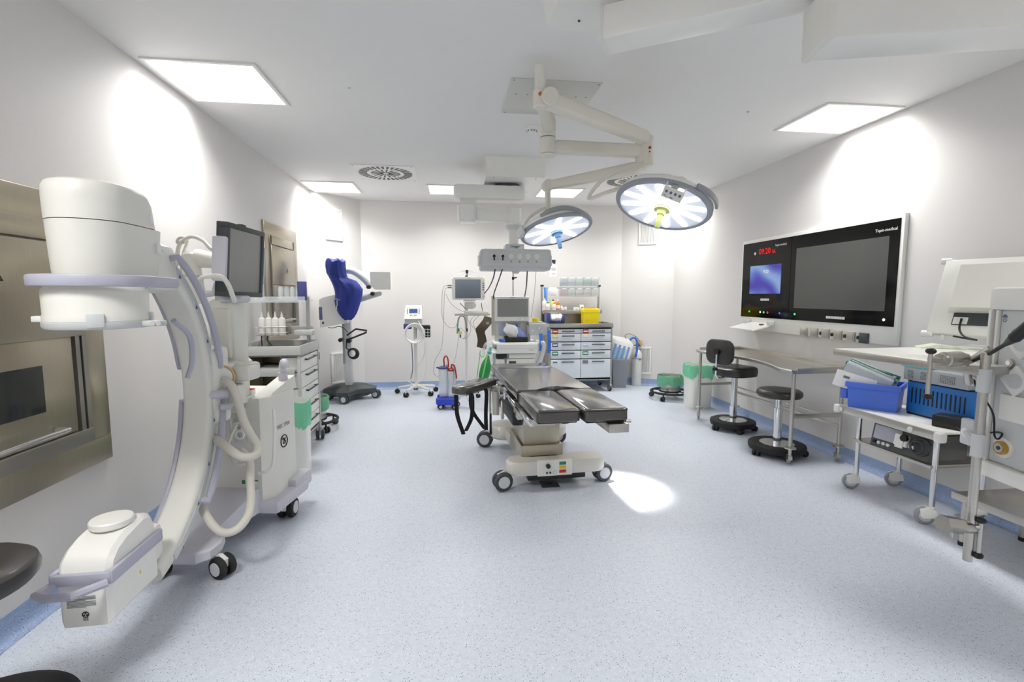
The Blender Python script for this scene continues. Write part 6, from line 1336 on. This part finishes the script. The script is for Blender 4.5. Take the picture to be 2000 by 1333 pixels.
m = MB(); m.loft([[V(FX, a.y, 1.115), V(FX, b.y, 1.115), V(FX, b.y, 1.10), V(FX, a.y, 1.10)], [V(FX-.23, a.y, 1.055), V(FX-.23, b.y+.02, 1.055), V(FX-.23, b.y+.02, 1.04), V(FX-.23, a.y, 1.04)]]); kt = t.part('keyboard_tray', m, WHITE, **Wd)
for y in (a.y-.02, b.y+.02): m = MB(); m.box((FX-.03, y, 1.12), (.06, .05, .05), .005); t.part('tray_bracket', m, LGREY, kt, **Wd)
m = MB(); m.box((FX-.06, b.y+.12, 1.105), (.04, .04, .012), .003); t.part('touch_pad', m, DGREY, kt, **Wd)

# ------------------------------------------------------------------ stainless instrument table with scooped front
IX0, IX1, IY0, IY1, IZ = 2.775, 3.27, 3.60, 5.12, .80
t = Thing('instrument_table', 'long stainless steel instrument table with a scooped front edge on castors', 'table', ((IX0+IX1)/2, (IY0+IY1)/2, 0))
cx, cy = (IX0+IX1)/2, (IY0+IY1)/2
def front(y): s = max(0., 1-((y-4.36)/.62)**2); return IX0-.02+.13*s**1.0
ys = [IY0-.02+(IY1-IY0+.04)*i/24 for i in range(25)]
poly = [(front(y), y) for y in ys]+[(IX1+.01, IY1+.02), (IX1+.01, IY0-.02)]
m = MB(); m.prism(poly, IZ-.03, IZ); tp = t.part('table_top', m, STEEL, **Wd)
m = MB(); m.tube([Vector((front(y), y, IZ-.004)) for y in ys], .009, 6); t.part('rolled_edge', m, STEEL, tp, **Wd)
m = MB(); m.box2((IX1-.005, IY0-.02, IZ-.02), (IX1+.012, IY1+.02, IZ+.035), .004); m.box2((IX0+.02, IY1+.005, IZ-.02), (IX1, IY1+.022, IZ+.03), .004); m.box2((IX0+.02, IY0-.024, IZ-.02), (IX1, IY0-.008, IZ+.022), .004); t.part('raised_edge', m, STEEL, tp, **Wd)
for (x, y) in ((IX0+.02, IY0+.01), (IX1-.03, IY0+.01), (IX0+.02, IY1-.01), (IX1-.03, IY1-.01)):
    m = MB(); m.cyl((x, y, .13), (x, y, IZ-.02), .0155, seg=14); m.lathe([(.045, .138), (.045, .148), (.018, .156)], (x, y, 0), 20); m.cyl((x, y, .10), (x, y, .14), .014, seg=10); t.part('leg', m, STEEL, **Wd)
    castor(t, (x-cx, y-cy, .12), .043, .026, 1.2, STEEL, MGREY, LGREY, twin=False)
for y in (IY0+.01, IY1-.01): m = MB(); m.box2((IX0+.02, y-.011, .395), (IX1-.03, y+.011, .427), .003); t.part('cross_bar', m, STEEL, **Wd)
m = MB(); m.box2((IX1-.05, IY0, .30), (IX1-.03, IY1, .325), .003); t.part('back_bar', m, STEEL, **Wd)
m = MB(); m.cyl(((IX0+IX1)/2, IY0+.01, .41), (IX1-.04, IY1-.4, .31), .008, seg=8) if False else m.box2((IX1-.05, IY0, .365), (IX1-.035, IY1, .38), .003); t.part('back_bar', m, STEEL, **Wd)

# ------------------------------------------------------------------ bin and kick bucket beyond the table
waste_bin((3.09, 5.70, 0), math.radians(4), .145, .145, .545, 'white square waste bin with a green liner beside the steel table', .155)
kick_bucket((2.97, 6.22, 0), 'steel kick bucket with green liner on a castor ring by the back corner', .165, .235, .25)

# ------------------------------------------------------------------ low equipment trolley by the right wall
EX0, EX1, EY0, EY1, EZ = 2.87, 3.33, 2.46, 3.22, .60
t = Thing('equipment_trolley', 'low white-topped trolley with steel edges and white castors by the right wall', 'trolley', ((EX0+EX1)/2, (EY0+EY1)/2, 0))
ecx, ecy = (EX0+EX1)/2, (EY0+EY1)/2
t.part('top_board', wbox(EY0, EY1, EZ-.016, EZ, EX0, EX1, .003), WHITE, **Wd)
m = wbox(EY0, EY1, EZ-.055, EZ-.002, EX0-.008, EX0+.004, .002); wbox(EY1-.004, EY1+.008, EZ-.055, EZ-.002, EX0, EX1, .002, m); t.part('steel_edge', m, STEEL, **Wd)
for (x, y) in ((EX0, EY1), (EX0, EY0), (EX1-.02, EY0)): m = MB(); m.box((x, y, EZ-.03), (.05, .05, .062), .012); t.part('corner_cap', m, WHITE, **Wd)
for y in (EY0+.18, EY1-.03): m = MB(); m.cyl((EX0-.014, y, EZ-.03), (EX0, y, EZ-.03), .018, seg=14); t.part('edge_button', m, WHITE, **Wd)
t.part('lower_shelf', wbox(EY0+.06, EY1-.12, .355, .375, EX0+.02, EX1-.02, .003), STEEL, **Wd)
for (x, y) in ((EX0+.05, EY1-.14), (EX1-.06, EY1-.14), (EX0+.05, EY0+.06), (EX1-.06, EY0+.06)):
    m = MB(); m.cyl((x, y, .10), (x, y, EZ-.01), .016, seg=14); t.part('leg', m, CHROME, **Wd); castor(t, (x-ecx, y-ecy, .12), .055, .04, PI-.5, WHITE, MGREY, LGREY, twin=False)
# blue bin with instrument pouches
bl, bm, br_ = onz(1656, 795, EZ), onz(1750, 808, EZ), onz(1790, 803, EZ)
ex = (bm-bl); L1 = ex.length; rz = math.atan2(ex.y, ex.x)
t = Thing('storage_bin', 'bright blue plastic bin packed with sterile pouches on the low trolley', 'storage bin', (bl.x, bl.y, EZ), rz)
BH = .185; BD = .235
m = MB(); o = [[(0, 0), (L1, 0), (L1, BD), (0, BD)], [(-.012, -.012), (L1+.012, -.012), (L1+.012, BD+.012), (-.012, BD+.012)]]
m.loft([[V(x, y, 0) for x, y in o[0]], [V(x, y, BH) for x, y in o[1]], [V(x*.96+L1*.02, y*.94+BD*.03, BH) for x, y in o[1]], [V(x*.96+L1*.02, y*.94+BD*.03, .01) for x, y in o[0]]]); t.part('bin_shell', m, BLUEB)
m = MB()
for a, c in (((-.022, -.022), (L1+.022, -.010)), ((-.022, BD+.010), (L1+.022, BD+.022)), ((-.022, -.01), (-.010, BD+.01)), ((L1+.010, -.01), (L1+.022, BD+.01))): m.box2((a[0], a[1], BH-.035), (c[0], c[1], BH+.004), .003)
t.part('rim', m, BLUEB)
m = MB(); m.box2((-.055, .02, BH-.13), (-.015, BD-.02, BH-.01), .004); t.part('hopper_lip', m, BLUEB)
rr_ = random.Random(5)
cols = [mat('pouch_grey', rgb(186, 192, 198), .35, coat=.3), mat('pouch_green', rgb(28, 122, 92), .5), mat('pouch_white', rgb(226, 230, 232), .5), mat('pouch_smoke', rgb(150, 160, 166), .3, coat=.3)]
for k in range(16):
    y = .018+k*.0132; m = MB(); ln = rr_.uniform(.26, .31); M = TR((.10+rr_.uniform(-.01, .01), y, .178), ry=math.radians(20+rr_.uniform(-5, 5)))
    m.box2((-.17, -.0022, -.07), (-.17+ln, .0022, .10), .001, M=M); po = t.part('pouch', m, cols[(k*7) % 4])
    m = MB(); m.box2((-.172, -.0028, .082), (-.172+ln, .0028, .101), .001, M=M); t.part('pouch_seal', m, cols[1] if k % 3 else cols[2], po)
m = MB(); M = TR((.05, .014, .175), ry=math.radians(14)); m.box2((-.15, -.003, -.06), (.10, .001, .06), .001, M=M); t.part('front_pouch', m, PAPER); m = MB(); m.box2((-.10, -.0042, .012), (-.06, -.003, .03), 0, M=M); t.part('bar_code', m, GREYINK)
# blue perforated case with recorder on top
t = Thing('blue_case', 'blue metal equipment case with vertical vent slots on the low trolley', 'equipment case', (3.235, 2.70, EZ))
m = MB(); m.box2((-.115, -.215, .012), (.10, .225, .225), .006); t.part('casing', m, BLUES); m = MB(); m.box2((-.11, -.21, 0), (.095, .22, .014)); t.part('base', m, BLACK)
for k in range(13): m = MB(); y = .185-k*.0285; m.box((-.1155, y, .135), (.004, .0085, .105), .001); t.part('vent_slot', m, BLACK)
m = MB(); m.cyl((-.118, -.185, .045), (-.112, -.185, .045), .007, seg=10); t.part('screw', m, CHROME)
t = Thing('video_recorder', 'flat grey video recorder resting on the blue slotted case', 'recorder', (3.235, 2.72, EZ+.225))
m = MB(); m.box2((-.13, -.20, .010), (.10, .225, .098), .004); t.part('casing', m, mat('recorder_grey', rgb(176, 180, 184), .4, .3))
for (y, w_) in ((.19, .05), (.10, .085), (-.03, .10)):
    m = MB()
    for i in range(6):
        for j in range(int(w_/.011)): m.box((-.1305, y-j*.011, .030+i*.009), (.002, .005, .004))
    t.part('perforation', m, DGREY)
for y in (-.18, .2): m = MB(); m.cyl((-.10, y, 0), (-.10, y, .012), .012, seg=10); t.part('foot', m, BLACK)
m = MB(); m.box2((-.11, -.02, 0), (.11, .16, .010), .002); t2 = Thing('teal_folder', 'thin teal folders lying on the grey video recorder', 'folder', (3.21, 2.80, EZ+.324)); t2.part('cover', m, mat('teal_card', rgb(120, 208, 214), .6)); m = MB(); m.box2((-.12, -.03, .010), (.10, .15, .016), .002); t2.part('cover', m, mat('teal_dark', rgb(24, 128, 128), .6))
q = onz(1868, 840, EZ); t = Thing('power_brick', 'black power brick with thin lead on the low trolley', 'power supply', (q.x+.02, q.y+.04, EZ), .35)
m = MB(); m.box2((-.06, -.085, 0), (.05, .085, .075), .008); t.part('brick', m, BLACK)
m = MB(); m.tube([t.inv @ v for v in (fd(1870, 835, 2.72), fd(1878, 842, 2.64), fd(1886, 848, 2.60))], .004, 6, smooth=5); t.part('lead', m, BLACK)
m = MB(); m.tube([fd(1886, 848, 2.60), fd(1898, 852, 2.42), fd(1915, 853, 2.30), fd(1940, 845, 2.20), fd(1957, 847, 2.14), fd(1950, 858, 2.14), fd(1942, 850, 2.15), fd(1940, 810, 2.15), fd(1920, 775, 2.17), fd(1906, 755, 2.20), fd(1902, 735, 2.22)], .004, 6, smooth=5); PEND.part('hanging_lead', m, BLACK, world=True)
# dark bedside device on the lower shelf
q = onz(1790, 885, .375)
t = Thing('endoscopy_unit', 'dark grey control unit with small screen and knobs on the trolley lower shelf', 'control unit', (3.06, 2.78, .376), math.radians(4))
m = MB(); m.loft([[V(-.15, -.20, 0), V(.15, -.20, 0), V(.15, .19, 0), V(-.15, .19, 0)], [V(-.12, -.20, .155), V(.15, -.20, .155), V(.15, .19, .155), V(-.12, .19, .155)]]); t.part('casing', m, mat('slate_plastic', rgb(84, 86, 84), .45))
nf = Vector((-.155, 0, .03)).normalized(); MF = face_m((-.1365, .03, .088), nf)
m = MB(); m.box((-.05, .012, .001), (.19, .095, .004), .002, M=MF); t.part('screen', m, mat('pale_screen', rgb(176, 178, 190), .2, coat=.3)); 
for k in range(4): m = MB(); m.cyl((-.125+k*.033, -.058, 0), (-.125+k*.033, -.058, .012), .0115, seg=12, M=MF); t.part('knob', m, LGREY if k else BLACK)
m = MB(); m.box((.06, .0, .012), (.085, .075, .03), .006, M=MF); m.box((.06, -.02, .028), (.05, .06, .01), .003, M=MF); pc = t.part('probe_holder', m, WHITE); m = MB(); m.cyl((.085, .02, .02), (.085, .02, .04), .022, seg=14, M=MF); t.part('probe_tip', m, BLACK, pc)
m = MB(); m.torus((0, 0, 0), .05, .008, 20, 6, M=face_m((-.15, -.15, .085), (-1, -.2, .2))); m.torus((0, 0, 0), .038, .007, 20, 6, M=face_m((-.165, -.14, .08), (-1, -.1, .1))); t.part('coiled_lead', m, DGREY)
m = MB(); m.box2((-.168, -.12, .06), (-.164, -.09, .08)); t.part('tag', m, PAPER)

# ------------------------------------------------------------------ white monitor seen from behind on the pendant shelf
TLp, BLp = fd(1846, 500, 3.02), fd(1810, 655, 2.98); TRp, BRp = fd(2110, 505, 2.50), fd(2075, 660, 2.46)
ctr = (TLp+TRp+BLp+BRp)/4; xa = ((TRp-TLp)+(BRp-BLp)); xa.z = 0; Wm = xa.length/2; xa.normalize(); za = ((TLp-BLp)+(TRp-BRp)); za = (za-xa*za.dot(xa)); Hm = za.length/2; za.normalize(); na = xa.cross(za)
if na.dot(C0-ctr) < 0: na = -na
zs = SHELF_M.translation.z+.001
t = Thing('rear_view_monitor', 'white monitor turned away, standing on the pendant shelf', 'monitor', (ctr.x, ctr.y, zs))
Mm = t.inv @ Matrix(((xa.x, na.x, za.x, ctr.x), (xa.y, na.y, za.y, ctr.y), (xa.z, na.z, za.z, ctr.z), (0, 0, 0, 1)))
m = MB(); m.box2((-Wm/2, -.05, -Hm/2), (Wm/2, .0, Hm/2), .006, M=Mm); sh = t.part('rear_shell', m, WHITE)
m = MB(); m.loft([[Mm @ V(x, 0, z) for x, z in ((-Wm*.36, -Hm*.22), (Wm*.36, -Hm*.22), (Wm*.36, Hm*.42), (-Wm*.36, Hm*.42))], [Mm @ V(x, .075, z) for x, z in ((-Wm*.30, -Hm*.20), (Wm*.30, -Hm*.20), (Wm*.30, Hm*.36), (-Wm*.30, Hm*.36))]]); t.part('rear_hump', m, OFFW, sh)
m = MB(); m.box2((-Wm*.30, .0, -Hm*.38), (Wm*.24, .006, -Hm*.22), .002, M=Mm); pp = t.part('port_recess', m, DGREY, sh)
m = MB(); m.box2((-Wm*.29, .006, -Hm*.37), (-Wm*.17, .008, -Hm*.28), .001, M=Mm); t.part('rating_label', m, PAPER, sh)
m = MB(); m.box2((.0, .004, -Hm*.36), (Wm*.07, .03, -Hm*.22), .006, M=Mm); t.part('white_plug', m, WHITE, sh)
for (sx, sz) in ((-1, 1), (-1, -1), (1, 1), (1, -1)):
    m = MB(); m.cyl(Mm @ V(sx*Wm*.5-.03, -.02, sz*Hm*.5), Mm @ V(sx*Wm*.5+.03, -.02, sz*Hm*.5), .02, seg=14, bev=.004); t.part('corner_guard', m, WHITE)
m = MB(); m.box2((-Wm*.47, -.056, -Hm*.44), (Wm*.47, -.05, Hm*.45), .001, M=Mm); t.part('screen', m, SCREENB)
m = MB(); b0 = t.inv @ Vector((ctr.x, ctr.y, zs)); m.box2((-.13, -.09, 0), (.13, .09, .014), .005, M=Matrix.Rotation(math.atan2(xa.y, xa.x), 4, 'Z')); lo = Mm @ V(0, -.02, -Hm*.45); m.tube([V(0, 0, .01), lo], .02, 10); m.tube([Mm @ V(-Wm*.36, -.02, -Hm*.5), Mm @ V(-Wm*.36, -.02, -Hm*.5)-V(0, 0, .03)], .012, 8); t.part('stand', m, WHITE)
m = MB(); pts = [Mm @ V(-Wm*.22, .012, -Hm*.30), Mm @ V(-Wm*.2, .03, -Hm*.45), Mm @ V(-Wm*.12, .06, -Hm*.56), Mm @ V(-Wm*.02, .08, -Hm*.60), Mm @ V(-Wm*.04, .12, -Hm*.62), Mm @ V(-Wm*.16, .12, -Hm*.60), Mm @ V(-Wm*.14, .07, -Hm*.58), Mm @ V(0, .09, -Hm*.61)]
for v in pts[3:]: v.z = max(v.z, .008)
m.tube(pts, .0055, 6, smooth=5); t.part('signal_lead', m, BLACK)
q = onz(1845, 680, zs); m = MB(); m.loft([[V(-.13, -.06, 0), V(.1, -.06, 0), V(.1, .06, .0), V(-.13, .06, .0)], [V(-.05, -.055, .022), V(.09, -.055, .006), V(.09, .055, .006), V(-.05, .055, .022)]]); single('instruction_booklet', m, mat('sage_card', rgb(206, 212, 192), .7), 'half-open sage green booklet lying on the pendant shelf', 'booklet', (q.x, q.y, zs), math.radians(-35))

# ------------------------------------------------------------------ low steel step in the right corner
t = Thing('steel_step', 'low stainless steel step with flat tread under the equipment pendant', 'step stool', (3.06, 2.02, 0))
m = MB(); m.box2((-.24, -.33, .285), (.25, .30, .30), .003); m.box2((-.245, -.335, .262), (-.232, .305, .302), .002); t.part('tread', m, STEEL)
for (x, y) in ((-.2, .26), (.2, .26), (-.2, -.29), (.2, -.29)):
    m = MB(); m.cyl((x, y, .012), (x, y, .285), .017, seg=12); lg = t.part('leg', m, STEEL); m = MB(); m.cyl((x, y, 0), (x, y, .022), .02, seg=12); t.part('rubber_foot', m, BLACK, lg)
